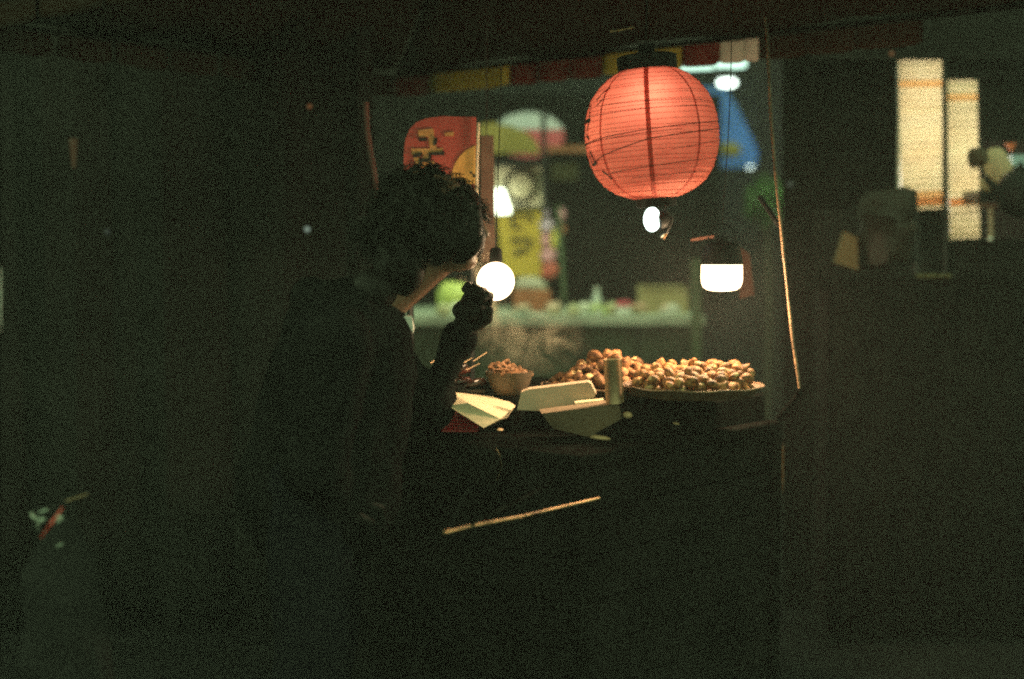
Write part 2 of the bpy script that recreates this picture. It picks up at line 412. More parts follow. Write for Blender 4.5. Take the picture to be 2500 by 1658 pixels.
# ------------------------------------------------------------------ canopy of the stall
can = thing('stall_canopy', 'red and yellow striped canopy on thin poles over the chestnut cart', 'canopy', UN(2.95, -2.6, 0))
cu0, cu1, cn0, cn1, cz = 2.0, 3.86, -3.9, -1.25, 2.03
ap = UN((cu0 + cu1) / 2, (cn0 + cn1) / 2, 2.62)
cs = [UN(cu0, cn0, cz), UN(cu1, cn0, cz), UN(cu1, cn1, cz), UN(cu0, cn1, cz)]
rb = MB()
seg = 14
for e in range(4):
    a, b = cs[e], cs[(e + 1) % 4]
    vs = []; fs = []
    for i in range(seg + 1):
        for j in range(7):
            p = a.lerp(b, i / seg).lerp(ap, j / 6)
            p.z -= .05 * math.sin(math.pi * j / 6) + .012 * math.sin(i * 1.7 + j)
            vs.append(p)
    for i in range(seg):
        for j in range(6):
            fs.append((i * 7 + j, (i + 1) * 7 + j, (i + 1) * 7 + j + 1, i * 7 + j + 1))
    rb.add(vs, fs)
ro = rb.build('roof_cloth', 'canroof', can)
md = ro.modifiers.new('solid', 'SOLIDIFY'); md.thickness = .003
# valance on the far edge, one hanging flap after another
def flap(a, b, z0, drop, m, k):
    vs = []; fs = []; nx, nz = 8, 4
    for i in range(nx + 1):
        t = i / nx
        for j in range(nz + 1):
            p = a.lerp(b, t); s = j / nz
            p.z = z0 - drop * s * (1 - .10 * (2 * t - 1) ** 4)
            nrm = (b - a).cross(Vector((0, 0, 1))).normalized()
            p += nrm * (.010 * math.sin(t * 2 * math.pi) * s)
            vs.append(p)
    for i in range(nx):
        for j in range(nz):
            q = i * (nz + 1) + j
            fs.append((q, q + nz + 1, q + nz + 2, q + 1))
    o = MB().add(vs, fs).build('valance_flap', m, can)
    s = o.modifiers.new('solid', 'SOLIDIFY'); s.thickness = .003
def edge_at(px):      # point of the far eave seen at photo column px
    best = None
    for i in range(2001):
        q = UN(cu1, cn0 + (cn1 - cn0) * i / 2000, cz)
        x = 1250 + q.x / q.y * F
        if best is None or abs(x - px) < best[0]: best = (abs(x - px), q)
    return best[1]
cuts = [(820, 'canred'), (940, 'canred'), (1052, 'canyel'), (1243, 'canred'), (1312, 'canred'), (1386, 'canred'), (1470, 'canyel'), (1585, 'canyel'), (1662, 'canred'), (1752, 'canwht'), (1812, 'canwht'), (1846, 'canroof'), (1960, 'canroof'), (2080, 'canroof'), (2240, None)]  # right end flaps take the dark roof tone in place of shade
for k in range(len(cuts) - 1):
    a, b = edge_at(cuts[k][0] - .5), edge_at(cuts[k + 1][0] + .5)
    a, b = a + NV * 0 + U * (.003 * (k % 2)), b + U * (.003 * (k % 2))
    flap(a, b, cz - .005, .085, cuts[k][1], k)
for e in (0, 2, 3):
    a, b = cs[e], cs[(e + 1) % 4]
    nfl = 9
    for k in range(nfl):
        flap(a.lerp(b, k / nfl + .004), a.lerp(b, (k + 1) / nfl - .004), cz - .005, .085, 'canroof', k)  # roof tone on these flaps puts their lack of light into the colour
for e in range(4):
    MB().tube([cs[e] + Vector((0, 0, -.012)), cs[(e + 1) % 4] + Vector((0, 0, -.012))], .009, 8).build('eave_rod', 'nearblack', can)
MB().tube([P(1493, 77, 3.6), P(1546, 67, 3.66)], .0042, 10).build('rod_end', 'rail', can)
# poles
rp_ = [P(1868, 40, 3.62), P(1884, 300, 3.60), P(1906, 563, 3.58), P(1926, 750, 3.57), P(1952, 948, 3.56)]
pts = []
for i in range(len(rp_) - 1):
    for j in range(6): pts.append(rp_[i].lerp(rp_[i + 1], j / 6))
pts.append(rp_[-1])
pts = [p for p in pts if p.z > 0.0]
pts = [p + Vector((noise.noise(p * 9), 0, 0)) * .003 for p in pts]
tag(MB().tube(pts, [.0039 + .0013 * noise.noise(p * 40) for p in pts], 10).build('pole', 'pole', can), 'thin bent wooden pole lit along one edge')
tag(MB().tube([P(893, 250, 3.95), P(897, 325, 3.95), P(917, 441, 3.95), P(960, 900, 3.95)], .008, 10).build('pole', 'redpole', can), 'dull red pole')
MB().tube([P(1952, 948, 3.56), P(1950, 965, 3.6), UN(3.35, -1.93, .905)], .008, 8).build('pole_bracket', 'nearblack', can)
MB().tube([P(1855, 482, 3.7), P(1903, 552, 3.62)], .007, 8).build('brace', 'blackm', can)

# ------------------------------------------------------------------ lamps of the stall
def cordline(mb, a, b, sag=.01, r=.0013):
    pts = [a.lerp(b, t / 8) + Vector((sag * math.sin(math.pi * t / 8), 0, 0)) for t in range(9)]
    mb.tube(pts, r, 6); return mb
LED = P(1762, 680, 3.57)
k = 3.57 / F
t = thing('lantern_lamp', 'white glowing camping lamp with dark housing hanging over the chestnut tray', 'lamp', LED)
MB().lathe([(.02, .034), (50 * k, .034), (50.5 * k, .0), (49 * k, -.012), (45 * k, -.022), (36 * k, -.0285), (20 * k, -.0315), (.002, -.032)], LED, 32).build('diffuser', 'led', t)
hs = MB().lathe([(50.5 * k, .0345), (51 * k, .040), (47 * k, .062), (42 * k, .082), (30 * k, .090), (14 * k, .093), (13 * k, .104), (.002, .105)], LED, 32).build('housing', 'blackp', t)
hk = [LED + Vector((math.cos(a) * .038, 0, .075 + math.sin(a) * .062)) for a in [math.pi * i / 12 for i in range(13)]]
MB().tube(hk, .0016, 6).build('bail', 'blackp', hs)
cordline(MB(), LED + Vector((0, 0, .135)), LED + Vector((.02, .03, .85))).build('cord', 'cord', t)
GL = P(1210, 687, 3.47); k = 3.47 / F
t = thing('globe_lamp', 'round white glowing bulb in front of the bending person', 'lamp', GL)
gm = Euler((R(-20), R(12), 0)).to_matrix()
MB().ell(GL, (46 * k, 46 * k, 47 * k), 28, 18, gm).build('bulb', 'globe', t)
sk0 = GL + gm @ Vector((0, .012, 48 * k))
MB().tube([GL + Vector((.0, .028, .036)), GL + Vector((0, .055, .075))], [.017, .015], 14).build('socket', 'blackp', t)
cordline(MB(), GL + Vector((0, .055, .07)), GL + Vector((.02, .45, .86)), 0).build('cord', 'cord', t)
CL = P(1592, 536, 3.62); k = 3.62 / F
t = thing('clip_lamp', 'small white clip lamp with black clamp just below the red lantern', 'lamp', CL)
cm = Euler((R(78), 0, R(-28))).to_matrix()
MB().ell(CL, (21 * k, 15 * k, 30 * k), 20, 14).build('bulb', 'clipl', t)
MB().lathe([(.010, -.02), (.024, -.012), (.027, .0), (.022, .02), (.010, .032)], CL + Vector((.024, .012, -.002)), 18, Euler((0, R(70), R(20))).to_matrix()).build('shade', 'blackp', t)
MB().tube([CL + Vector((.03, 0, .028)), CL + Vector((.052, .0, .002)), CL + Vector((.036, 0, -.034)), CL + Vector((.022, 0, -.046))], .005, 8).build('clamp', 'blackm', t)
MB().tube([CL + Vector((.036, 0, -.036)), CL + Vector((.026, -.004, -.048))], .005, 8).build('clamp_tip', 'rail', t)
cordline(MB(), CL + Vector((.04, .01, .02)), P(1605, 120, 3.7), .0).build('cord', 'cord', t)

# ------------------------------------------------------------------ red paper lantern
LC = P(1591, 327, 3.5); k = 3.5 / F
lt = thing('paper_lantern', 'round red paper lantern with thin dark ribs hanging above the cart', 'lantern', LC)
LM = Euler((0, R(-4.2), R(0))).to_matrix()
tab = [(155, 62), (150, 74), (138, 96), (118, 119), (92, 139), (62, 152), (30, 159), (0, 161), (-30, 160), (-60, 154), (-90, 143), (-118, 124), (-138, 98), (-150, 70), (-156, 50)]
def lr(z):
    zz = z / k
    for i in range(len(tab) - 1):
        if tab[i][0] >= zz >= tab[i + 1][0]:
            f = (tab[i][0] - zz) / (tab[i][0] - tab[i + 1][0])
            return (tab[i][1] + (tab[i + 1][1] - tab[i][1]) * f) * k
    return tab[0][1] * k if zz > 0 else tab[-1][1] * k
def lp(a, z, off=0.0):
    r = lr(z) + off
    r *= 1 + .010 * math.cos(8 * (a + R(90 + 8)) ) * 1.0
    return LC + LM @ Vector((math.sin(a) * r, -math.cos(a) * r, z))
nr, ns = 66, 72
vs = []; fs = []
ribz = [(-150 + 300 * i / 26 + (random.random() - .5) * 6) * k for i in range(27)]
for i in range(nr + 1):
    z = (155 - 311 * i / nr) * k
    dmin = min(abs(z - q) for q in ribz)
    pin = -.0012 * min(1, dmin / (5 * k))
    for j in range(ns):
        a = 2 * math.pi * j / ns
        w = .0012 * noise.noise(Vector((math.sin(a) * 5, math.cos(a) * 5, z * 60)))
        vs.append(lp(a, z, pin + w))
for i in range(nr):
    for j in range(ns):
        j2 = (j + 1) % ns
        fs.append((i * ns + j, i * ns + j2, (i + 1) * ns + j2, (i + 1) * ns + j))
shell = MB().add(vs, fs).build('paper_shell', 'lpaper', lt)
for z in ribz:
    tl = (random.random() - .5) * .006
    MB().tube([lp(2 * math.pi * j / 48, z + tl * math.sin(2 * math.pi * j / 48), .0006) for j in range(49)], .0005, 5, cap=False).build('rib', 'lrib', lt)
for s in range(8):
    a0 = R(-8 + 45 * s)
    vs = []; fs = []
    for i in range(41):
        z = (154 - 308 * i / 40) * k
        wd = .0055 if s == 0 else .0026
        da = wd / max(lr(z), .03)
        wob = .006 * noise.noise(Vector((s * 3.1, 0, i * .25)))
        vs += [lp(a0 - da + wob, z, .0011), lp(a0 + da + wob, z, .0011)]
    for i in range(40): fs.append((2 * i, 2 * i + 1, 2 * i + 3, 2 * i + 2))
    MB().add(vs, fs).build('seam', 'lseam', lt)
def lstring(a0, z0, a1, z1, r=.0011):
    n = 26
    MB().tube([lp(R(a0 + (a1 - a0) * i / n), (z0 + (z1 - z0) * i / n) * k, .0022) for i in range(n + 1)], r, 5).build('string', 'cord', lt)
lstring(-90, -16, 90, 18); lstring(-90, -18, 20, -4, .0008); lstring(-78, -66, -8, -22, .0012); lstring(-8, -22, 92, 2, .0012)
lstring(-60, 68, 70, 62, .0007); lstring(-70, 46, 60, 50, .0007); lstring(-50, -92, 75, -70, .0008); lstring(10, -50, 80, -28, .0006); lstring(-30, -108, 60, -104, .0006)
def ink(pts, w, name='brush_stroke'):
    vs = []; fs = []
    n = len(pts)
    for i, (a, z) in enumerate(pts):
        a2, z2 = pts[min(i + 1, n - 1)]; a1, z1 = pts[max(i - 1, 0)]
        dx, dz = (a2 - a1) * 2.8, z2 - z1
        l = math.hypot(dx, dz) or 1
        ox, oz = -dz / l * w / 2.8, dx / l * w
        vs += [lp(R(a + ox), (z + oz) * k, .0024), lp(R(a - ox), (z - oz) * k, .0024)]
    for i in range(n - 1): fs.append((2 * i, 2 * i + 1, 2 * i + 3, 2 * i + 2))
    MB().add(vs, fs).build(name, 'ink', lt)
ink([(-78, 78), (-76, 60), (-74, 42), (-76, 26), (-78, 14)], 4)
ink([(-86, 38), (-78, 40), (-70, 38)], 5)
ink([(-80, 6), (-75, -2), (-74, -8)], 4)
ink([(-76, -34), (-72, -50), (-70, -64)], 4); ink([(-82, -40), (-79, -54), (-78, -66)], 3)
ink([(-80, -66), (-72, -66), (-66, -62)], 3.5)
ink([(-62, -84), (-56, -96), (-54, -106)], 3); ink([(-66, 84), (-58, 100), (-50, 108)], 2.5); ink([(-62, 70), (-54, 84)], 2)
MB().lathe([(60 * k, 150 * k), (72 * k, 153 * k), (73 * k, 186 * k), (64 * k, 189 * k), (.01, 190 * k)], LC, 32, LM).build('top_cap', 'blackp', lt)
MB().lathe([(50 * k, -154 * k), (49 * k, -176 * k), (47 * k, -176 * k), (47 * k, -154 * k)], LC, 32, LM, cap=False).build('bottom_ring', 'blackp', lt)
hb = MB().box(LC + LM @ Vector((0, 0, 203 * k)), (38 * k, .02, 26 * k), rot=LM).build('hanger', 'blackp', lt)
MB().tube([LC + LM @ Vector((0, 0, 210 * k)), P(1580, -60, 3.55)], .003, 6).build('cord', 'cord', lt)
ld = bpy.data.lights.new('lantern_bulb', 'POINT'); ld.energy = .74; ld.color = (1, .72, .5); ld.shadow_soft_size = .025
lo = bpy.data.objects.new('lantern_bulb', ld); COL.objects.link(lo); lo.parent = lt; lo.location = (-.014, -.094, .056)

# ------------------------------------------------------------------ red signboard
def signpart(poly, Y, d, name, m, parent):
    return MB().extr([P(x, y, Y) for x, y in poly], (0, d, 0)).build(name, m, parent, smooth=False)
SY = 3.78
sg = thing('signboard', 'red signboard with black and tan lettering and yellow disc behind the person', 'sign', P(1078, 640, SY))
signpart([(986, 372), (990, 340), (1000, 316), (1016, 299), (1040, 289), (1080, 284), (1163, 286), (1160, 640), (986, 640)], SY, .012, 'panel', 'signred', sg)
circ = [(1181 + 79 * math.cos(a), 441 + 88 * math.sin(a)) for a in [R(90 + 6 * i) for i in range(31)]]
circ = [(min(x, 1161), y) for x, y in circ if x < 1166]
disc = signpart(circ, SY - .003, .0025, 'yellow_disc', 'signyel', sg)
rng = random.Random(4)
for i in range(30):
    x = rng.uniform(1108, 1160); y = rng.uniform(372, 520)
    if (x - 1181) ** 2 / 79 ** 2 + (y - 441) ** 2 / 88 ** 2 > .92: continue
    if y < 436 and x < 1146: continue
    r = rng.uniform(2, 6)
    signpart([(min(1160, x + r * math.cos(a) * rng.uniform(.6, 1.3)), y + r * math.sin(a) * rng.uniform(.6, 1.3)) for a in [R(40 * q) for q in range(9)]], SY - .0055, .002, 'printed_spot', rng.choice(['ink', 'bink', 'signred']), disc)
tanp = [[(1020, 318), (1058, 314), (1060, 328), (1046, 334), (1022, 334)], [(1046, 335), (1060, 329), (1066, 362), (1050, 362)],
        [(1004, 363), (1050, 363), (1082, 362), (1080, 375), (1046, 377), (1006, 380)], [(1033, 379), (1047, 378), (1046, 391), (1033, 392)],
        [(1010, 386), (1024, 384), (1023, 402), (1014, 402)], [(1024, 397), (1060, 394), (1062, 408), (1026, 409)], [(1086, 324), (1108, 322), (1108, 332), (1086, 333)]]
inkp = [[(1021, 337), (1042, 336), (1042, 344), (1022, 345)], [(1060, 337), (1068, 336), (1066, 353), (1058, 355)],
        [(1007, 377), (1030, 371), (1032, 378), (1010, 384)], [(1047, 372), (1078, 371), (1080, 365), (1086, 372), (1084, 379), (1054, 379), (1053, 394), (1046, 394)],
        [(1024, 387), (1045, 387), (1046, 394), (1031, 395), (1029, 403), (1022, 402)]]
for p in tanp: signpart(p, SY - .0035, .003, 'letter_stroke', 'signtan', sg)
for p in inkp: signpart(p, SY - .0075, .0035, 'letter_shadow', 'ink', sg)
MB().tube([P(1168, 300, SY - .01), P(1165, 400, SY - .01), P(1161, 640, SY - .01)], .0042, 10).build('frame_edge', 'wpost', sg)
for x in (1000, 1150):
    MB().tube([P(x, 500, SY + .022), Vector((P(x, 500, SY).x, SY + .022, 0))], .01, 8).build('leg', 'blackm', sg)
wb = thing('wooden_board', 'narrow brown board hung beside the red signboard', 'board', P(1189, 640, 4.15))
MB().extr([P(1172, 330, 4.15), P(1205, 330, 4.15), P(1209, 640, 4.15), P(1174, 640, 4.15)], (0, .03, 0)).build('plank', 'post', wb, smooth=False, bevel=.003)
MB().tube([P(1188, 332, 4.16), P(1188, 20, 4.16)], .002, 6).build('cord', 'cord', wb)

# ------------------------------------------------------------------ trays, chestnuts
def tray(label, c, r, name='round_tray'):
    t = thing(name, label, 'tray', c)
    MB().lathe([(.01, -.012), (r * .86, -.012), (r * .97, .006), (r, .012), (r * 1.012, .0135), (r * 1.0, .010), (r * .955, .004), (r * .85, -.0085), (.01, -.0085)], c, 56, cap=False, jit=.0015).build('dish', 'traydish', t)
    MB().tube([Vector(c) + Vector((math.cos(a) * r * 1.008, math.sin(a) * r * 1.008, .012 + .001 * math.sin(a * 9))) for a in [2 * math.pi * i / 64 for i in range(65)]], .0024, 6, cap=False).build('rim', 'pole', t)
    return t
T1 = P(1690, 952, 3.46); R1 = .171
tray('shallow round tray heaped with small tan chestnuts under the camping lamp', T1, R1)
T2 = P(1478, 950, 3.68); R2 = .165
tray('shallow round tray of large brown chestnuts behind the steel tin', T2, R2)

def nutmesh(seed, cut):
    rng = random.Random(seed)
    mb = MB()
    mb.ell((0, 0, 0), (1, 1, 1), 12, 8)
    vs = []
    for v in mb.v:
        v = v.copy()
        x, y, z = v
        z = z * .84 if z > 0 else z * .68
        tip = max(0, x)
        y *= 1 - .42 * tip ** 2; z *= 1 - .35 * tip ** 2
        x = x * 1.0 + .14 * max(0, x) ** 5
        v = Vector((x, y * .95, z)) * (1 + .07 * noise.noise(v * 1.6 + Vector((seed * 3.3, 0, 0))))
        vs.append(v)
    mb.v = vs
    me = bpy.data.meshes.new('chestnut'); me.from_pydata([tuple(v) for v in vs], [], mb.f)
    me.materials.append(M['nut'] if not cut else M['nut2']); me.materials.append(M['nutcut'])
    for p in me.polygons:
        p.use_smooth = True
        c = p.center
        if c.x < -.86 and seed % 2: p.material_index = 1
        if seed % 3 == 0 and c.z > .2 and abs(c.y) < .18 and c.x < .5: p.material_index = 1
    return me
NM1 = [nutmesh(i, False) for i in range(6)]
NM2 = [nutmesh(i + 20, True) for i in range(5)]
def heap(c, r, n, size, meshes, hmax, label, group, seed, shape, name='chestnut'):
    rng = random.Random(seed); placed = []
    for i in range(n):
        best = None
        s = size * rng.uniform(.74, 1.2)
        for q in range(9):
            a = rng.uniform(0, 2 * math.pi); rr = (r - s * .9) * math.sqrt(rng.random())
            x, y = rr * math.cos(a), rr * math.sin(a)
            z = -.008 + s * .55 + max(0, rr / r - .8) * .06
            for (X, Y_, Z, S) in placed:
                d2 = (x - X) ** 2 + (y - Y_) ** 2; D = (s + S) * .80
                if d2 < D * D: z = max(z, Z + .78 * math.sqrt(D * D - d2))
            cost = z - hmax * shape(x / r, y / r)
            if best is None or cost < best[0]: best = (cost, x, y, z)
        if best[0] > .012: continue
        _, x, y, z = best
        placed.append((x, y, z, s))
        o = bpy.data.objects.new(name, rng.choice(meshes)); COL.objects.link(o)
        o.location = Vector(c) + Vector((x, y, z)); o.scale = (s * rng.uniform(.92, 1.22), s * rng.uniform(.86, 1.06), s * rng.uniform(.8, 1.02))
        o.rotation_euler = (rng.gauss(0, .5), rng.gauss(0, .5), rng.uniform(0, 6.28))
        tag(o, label, 'chestnut', group)
    return placed
heap(T1, R1 * .93, 250, .0167, NM1, .047, 'small tan roasted chestnut heaped on the tray under the camping lamp', 'chestnuts on the tray under the camping lamp', 3,
     lambda x, y: .85 + .25 * y - .3 * (x * x + y * y) ** 2 + .1 * x)
heap(T2, R2 * .93, 160, .0192, NM2, .080, 'large brown roasted chestnut piled on the tray behind the steel tin', 'large chestnuts behind the steel tin', 5,
     lambda x, y: 1.05 - 1.05 * (x * x + y * y) ** .8 + .15 * x)
# steel tin between the heaps
TB = P(1500, 985, 3.40)
tn = thing('steel_tin', 'slim upright steel tin standing between the two chestnut heaps', 'tin', TB)
tm = Euler((0, R(-3.5), 0)).to_matrix()
MB().lathe([(.0205, 0), (.0205, .102), (.0215, .104), (.0215, .107), (.0195, .107), (.0190, .103), (.0190, .004), (.002, .004)], TB, 28, tm).build('body', 'steel', tn)
MB().tube([TB + tm @ Vector((.0212, -.004, .002)), TB + tm @ Vector((.0212, -.004, .104))], .0016, 6).build('seam', 'steel', tn)

# ------------------------------------------------------------------ paper bags, basket, bowls
def poly(vs, fs): return MB().add(vs, fs)
def crumple(o, amt=.0012, lv=3):
    s = o.modifiers.new('sub', 'SUBSURF'); s.subdivision_type = 'SIMPLE'; s.levels = lv; s.render_levels = lv
    tx = bpy.data.textures.new('wrinkle', 'CLOUDS'); tx.noise_scale = .03
    d = o.modifiers.new('wrinkle', 'DISPLACE'); d.texture = tx; d.strength = amt * 2; d.mid_level = .5; d.texture_coords = 'GLOBAL'
    return o
a = P(1100, 957, 3.50); b = P(1230, 971, 3.60); c = P(1259, 991, 3.50); d = P(1222, 1023, 3.36); e = P(1142, 984, 3.39); g = P(1181, 1045, 3.34); h = P(1092, 990, 3.41); i_ = P(1236, 1022, 3.47); j = P(1180, 1010, 3.55)
one(poly([a, b, c, d, e, g, h, i_, j], [(0, 1, 2, 4), (4, 2, 3), (2, 7, 3), (0, 4, 3, 5, 6), (1, 8, 7, 2), (0, 6, 8, 1), (6, 5, 8), (5, 3, 7, 8)]), 'paper_bag', 'paper',
    'bright cream folded paper bag lying in the red basket', 'paper bag', g, smooth=False)
bpts = [(1262, 1001), (1272, 958), (1290, 951), (1436, 933), (1443, 937), (1455, 962), (1450, 972), (1408, 988), (1330, 1004)]
crumple(one(MB().extr([P(x, y, 3.46 + (x - 1360) * .0002) for x, y in bpts], (.002, .018, .004)), 'paper_bag', 'paper2',
    'greyish tan paper packet leaning before the large chestnuts', 'paper bag', P(1350, 1000, 3.46), smooth=False), .0006, 2)
cp = [(1322, 1010), (1511, 985), (1519, 1022), (1436, 1067), (1350, 1046)]
cfront = [P(x, y, Y) for (x, y), Y in zip(cp, (3.35, 3.395, 3.42, 3.43, 3.40))]
crumple(one(MB().extr(cfront, (-.004, .06, .004)), 'paper_bag', 'paper3', 'stout kraft paper bag lying in front with its dark side to the street', 'paper bag', cfront[3], smooth=False), .0008, 2)
sp_ = [P(1404, 984, 3.43), P(1474, 977, 3.45), P(1477, 983, 3.45), P(1408, 992, 3.43)]
one(MB().extr(sp_, (0, .03, .002)), 'paper_strip', 'paper', 'narrow strip of white paper between packet and kraft bag', 'paper', sp_[0], smooth=False)
# basket
BK = P(1124, 1046, 3.48); BK.z = .914
bk = thing('plastic_basket', 'red perforated plastic basket holding the bright paper bag', 'basket', BK)
bx, by, bh = .058, .055, .064
def bwall(mb, p0, p1, q0, q1, n):
    for i in range(n + 1):
        t = i / n
        mb.tube([p0.lerp(p1, t), q0.lerp(q1, t)], .0013, 4)
    for i in range(1, 7):
        s = i / 7
        mb.tube([p0.lerp(q0, s), p1.lerp(q1, s)], .0012, 4)
def bc(sx, sy, top): f = 1.0 if top else .76; return BK + Vector((sx * bx * f, sy * by * f, bh if top else .002))
cyc = [(-1, -1), (1, -1), (1, 1), (-1, 1)]
for i in range(4):
    mb = MB(); p, q = cyc[i], cyc[(i + 1) % 4]
    bwall(mb, bc(*p, 0), bc(*q, 0), bc(*p, 1), bc(*q, 1), 16); tag(mb.build('lattice_side', 'redplastic', bk), kind='stuff')
rim = [bc(*p, 1) for p in cyc]; MB().tube(rim + [rim[0]], .005, 8).build('rim', 'redplastic', bk)
MB().box(BK + Vector((0, 0, .002)), (.086, .082, .003)).build('floor_plate', 'redplastic', bk, smooth=False)
# bowl of peel
BB = P(1243, 951, 3.60); BB.z = .987; rbw = .062
BS = MB().tube([Vector((BB.x, BB.y, .9)), Vector((BB.x, BB.y, .986))], .05, 20)
bw = thing('clay_bowl', 'tan clay bowl heaped with brown peel, steaming beside the packet', 'bowl', BB)
BS.build('stand', 'nearblack', bw)
MB().lathe([(.03, 0), (.036, .004), (.052, .03), (.060, .055), (.062, .062), (.059, .062), (.055, .05), (.04, .02), (.002, .014)], BB, 32).build('bowl_wall', 'clay', bw)
rng = random.Random(11)
for i in range(60):
    a = rng.uniform(0, 6.28); r = .056 * math.sqrt(rng.random()); q = BB + Vector((r * math.cos(a), r * math.sin(a), .058 + .018 * (1 - (r / .056) ** 2) + rng.uniform(-.003, .006) - .008 * math.cos(a)))
    MB().ell(q, (.010, .006, .0045), 7, 5, Euler((rng.uniform(-.7, .7), rng.uniform(-.7, .7), rng.uniform(0, 6))).to_matrix(), jit=.3, js=90).build('peel', 'peel', bw)
MB().ell(BB + Vector((0, 0, .05)), (.056, .056, .016), 16, 8).build('filling', 'peel', bw)
# dark grill tray with skewers
GB = P(1110, 935, 3.62); GB.z = .987
gr = thing('grill_tray', 'black grill tray of glossy dark skewered food close to the person', 'tray', GB)
MB().lathe([(.01, 0), (.085, 0), (.098, .018), (.101, .019), (.101, .016), (.088, -.0), (.088, -.003), (.01, -.003)], GB, 32, Matrix.Diagonal((1.0, .8, 1)).to_3x3(), cap=False).build('dish', 'dsteel', gr)
rng = random.Random(5)
for i in range(22):
    x = rng.uniform(-.075, .075); y = rng.uniform(-.05, .05)
    z = .022 + rng.uniform(0, .055) * (1 - abs(x) / .12) * (1 if x < .02 else .45)
    rot = Euler((rng.uniform(-.3, .3), rng.uniform(-.6, .2), rng.uniform(-.5, .9))).to_matrix()
    MB().ell(GB + Vector((x, y, z)), (.028, .011, .010), 12, 8, rot, jit=.12, js=60).build('dark_piece', rng.choice(['darkfood', 'darkfood', 'dkred']), gr)
for i in range(7):
    x0 = -.06 + i * .018; z0 = .075 + rng.uniform(-.02, .02)
    MB().tube([GB + Vector((x0, -.03 + rng.uniform(-.02, .02), z0)), GB + Vector((x0 + .034, .0, z0 + .014 + rng.uniform(-.006, .01)))], .0016, 6).build('skewer', 'steel', gr)
MB().tube([P(1057, 932, 3.52), P(1090, 926, 3.53)], [.005, .003], 8).build('tong_tip', 'steel', gr)
# scraps on the counter
for i, (x, y, Y, w, hh, m, lab) in enumerate([
    (1465, 1069, 3.40, 56, 12, 'scrap', 'bright curled scrap of paper under the kraft bag'),
    (1532, 1013, 3.40, 24, 18, 'scrap', 'tan chestnut husk beside the kraft bag corner'),
    (1545, 1055, 3.42, 78, 20, 'board', 'brown wooden ladle blade lying beside the kraft bag'),
    (1651, 1034, 3.40, 16, 5, 'scrap', 'tiny tan crumb of husk below the chestnut tray'),
    (1220, 1049, 3.36, 18, 8, 'scrap', 'small tan husk in front of the red basket')]):
    q = P(x, y, Y); kk = Y / F
    one(MB().ell(q, (w * kk / 2, .018, hh * kk / 2), 14, 8, Euler((0, R(6), 0)).to_matrix(), jit=.25, js=50), ['paper_scrap', 'husk', 'ladle', 'husk', 'husk'][i], m, lab, ['scrap', 'husk', 'ladle', 'husk', 'husk'][i], q)
# pan hanging at the cart end (curved glint)
PC = P(1178, 1140, 3.2)
pn = thing('hanging_pan', 'round dark pan hanging under the counter beside the person', 'pan', PC)
pm = Euler((R(90), 0, R(30))).to_matrix()
MB().lathe([(.002, .0), (.045, .0), (.055, -.012), (.058, -.016), (.056, -.016), (.044, .003), (.002, .003)], PC, 36, pm).build('pan_dish', 'nearblack', pn)
MB().tube([PC + pm @ Vector((math.cos(a) * .057, math.sin(a) * .057, -.016)) for a in [R(-40 + 80 * q / 12) for q in range(13)]], .0016, 6).build('rim', 'steel', pn)
MB().tube([PC + Vector((-.03, 0, -.045)), PC + Vector((-.08, .0, -.15))], .006, 8).build('handle', 'blackp', pn)

# ------------------------------------------------------------------ person bending over the cart
def caps(mb, pts, rads, n=12):
    pts = [Vector(p) for p in pts]
    mb.tube(pts, rads, n)
    for p, r in zip(pts, rads): mb.ell(p, (r, r, r), n, 8)
    return mb
PX = Vector((-.46, 3.2, 0))
pr = thing('person', 'person in black jacket with curly dark hair bending towards the glowing bulb', 'person', PX)
Y0 = 3.2
def head_mb(mb, grow=0.0):
    hc = Vector((-.168, Y0, 1.425))
    # rows: height, front, back, half width
    rows = [(-.118, .052, -.010, .022), (-.112, .078, -.03, .036), (-.098, .090, -.045, .048), (-.080, .088, -.058, .056), (-.062, .092, -.07, .061), (-.045, .090, -.082, .065),
            (-.025, .088, -.092, .069), (-.005, .086, -.098, .071), (.02, .088, -.102, .073), (.045, .090, -.104, .074), (.07, .068, -.100, .068), (.090, .040, -.086, .054), (.104, .010, -.062, .036), (.112, -.010, -.034, .014)]
    n = 24; vs = []; fs = []
    for z, f, b, w in rows:
        for k in range(n):
            t = 2 * math.pi * k / n
            cx = (f + b) / 2; hx = (f - b) / 2 + grow
            x = cx + hx * math.copysign(abs(math.cos(t)) ** .85, math.cos(t)); y = (w + grow) * math.copysign(abs(math.sin(t)) ** .9, math.sin(t))
            if math.cos(t) > .55:
                nb = max(0, (math.cos(t) - .55) / .45)
                if -.045 < z < .012: x += .026 * nb ** 3 * (1 - abs(z + .032) / .05 if z > -.032 else .6)
                if -.075 < z < -.05: x += .006 * nb ** 2
                if 0 <= z < .03: x -= .008 * nb * (1 - nb) * 3
            vs.append(hc + Vector((x, y, z)))
    for i in range(len(rows) - 1):
        for k in range(n):
            k2 = (k + 1) % n
            fs.append((i * n + k, i * n + k2, (i + 1) * n + k2, (i + 1) * n + k))
    fs.append(tuple(range(n - 1, -1, -1))); fs.append(tuple((len(rows) - 1) * n + k for k in range(n)))
    mb.add(vs, fs); return hc
body = MB()
HC = head_mb(body)
caps(body, [(HC.x + .108, Y0, HC.z - .034), (HC.x + .095, Y0, HC.z + .005)], [.011, .008], 8)      # nose
caps(body, [(HC.x + .086, Y0 - .012, HC.z - .066), (HC.x + .092, Y0, HC.z - .065), (HC.x + .086, Y0 + .012, HC.z - .066)], [.005, .007, .005], 8)
for s in (-1, 1):
    body.ell(HC + Vector((-.008, s * .074, -.02)), (.016, .007, .028), 10, 8)
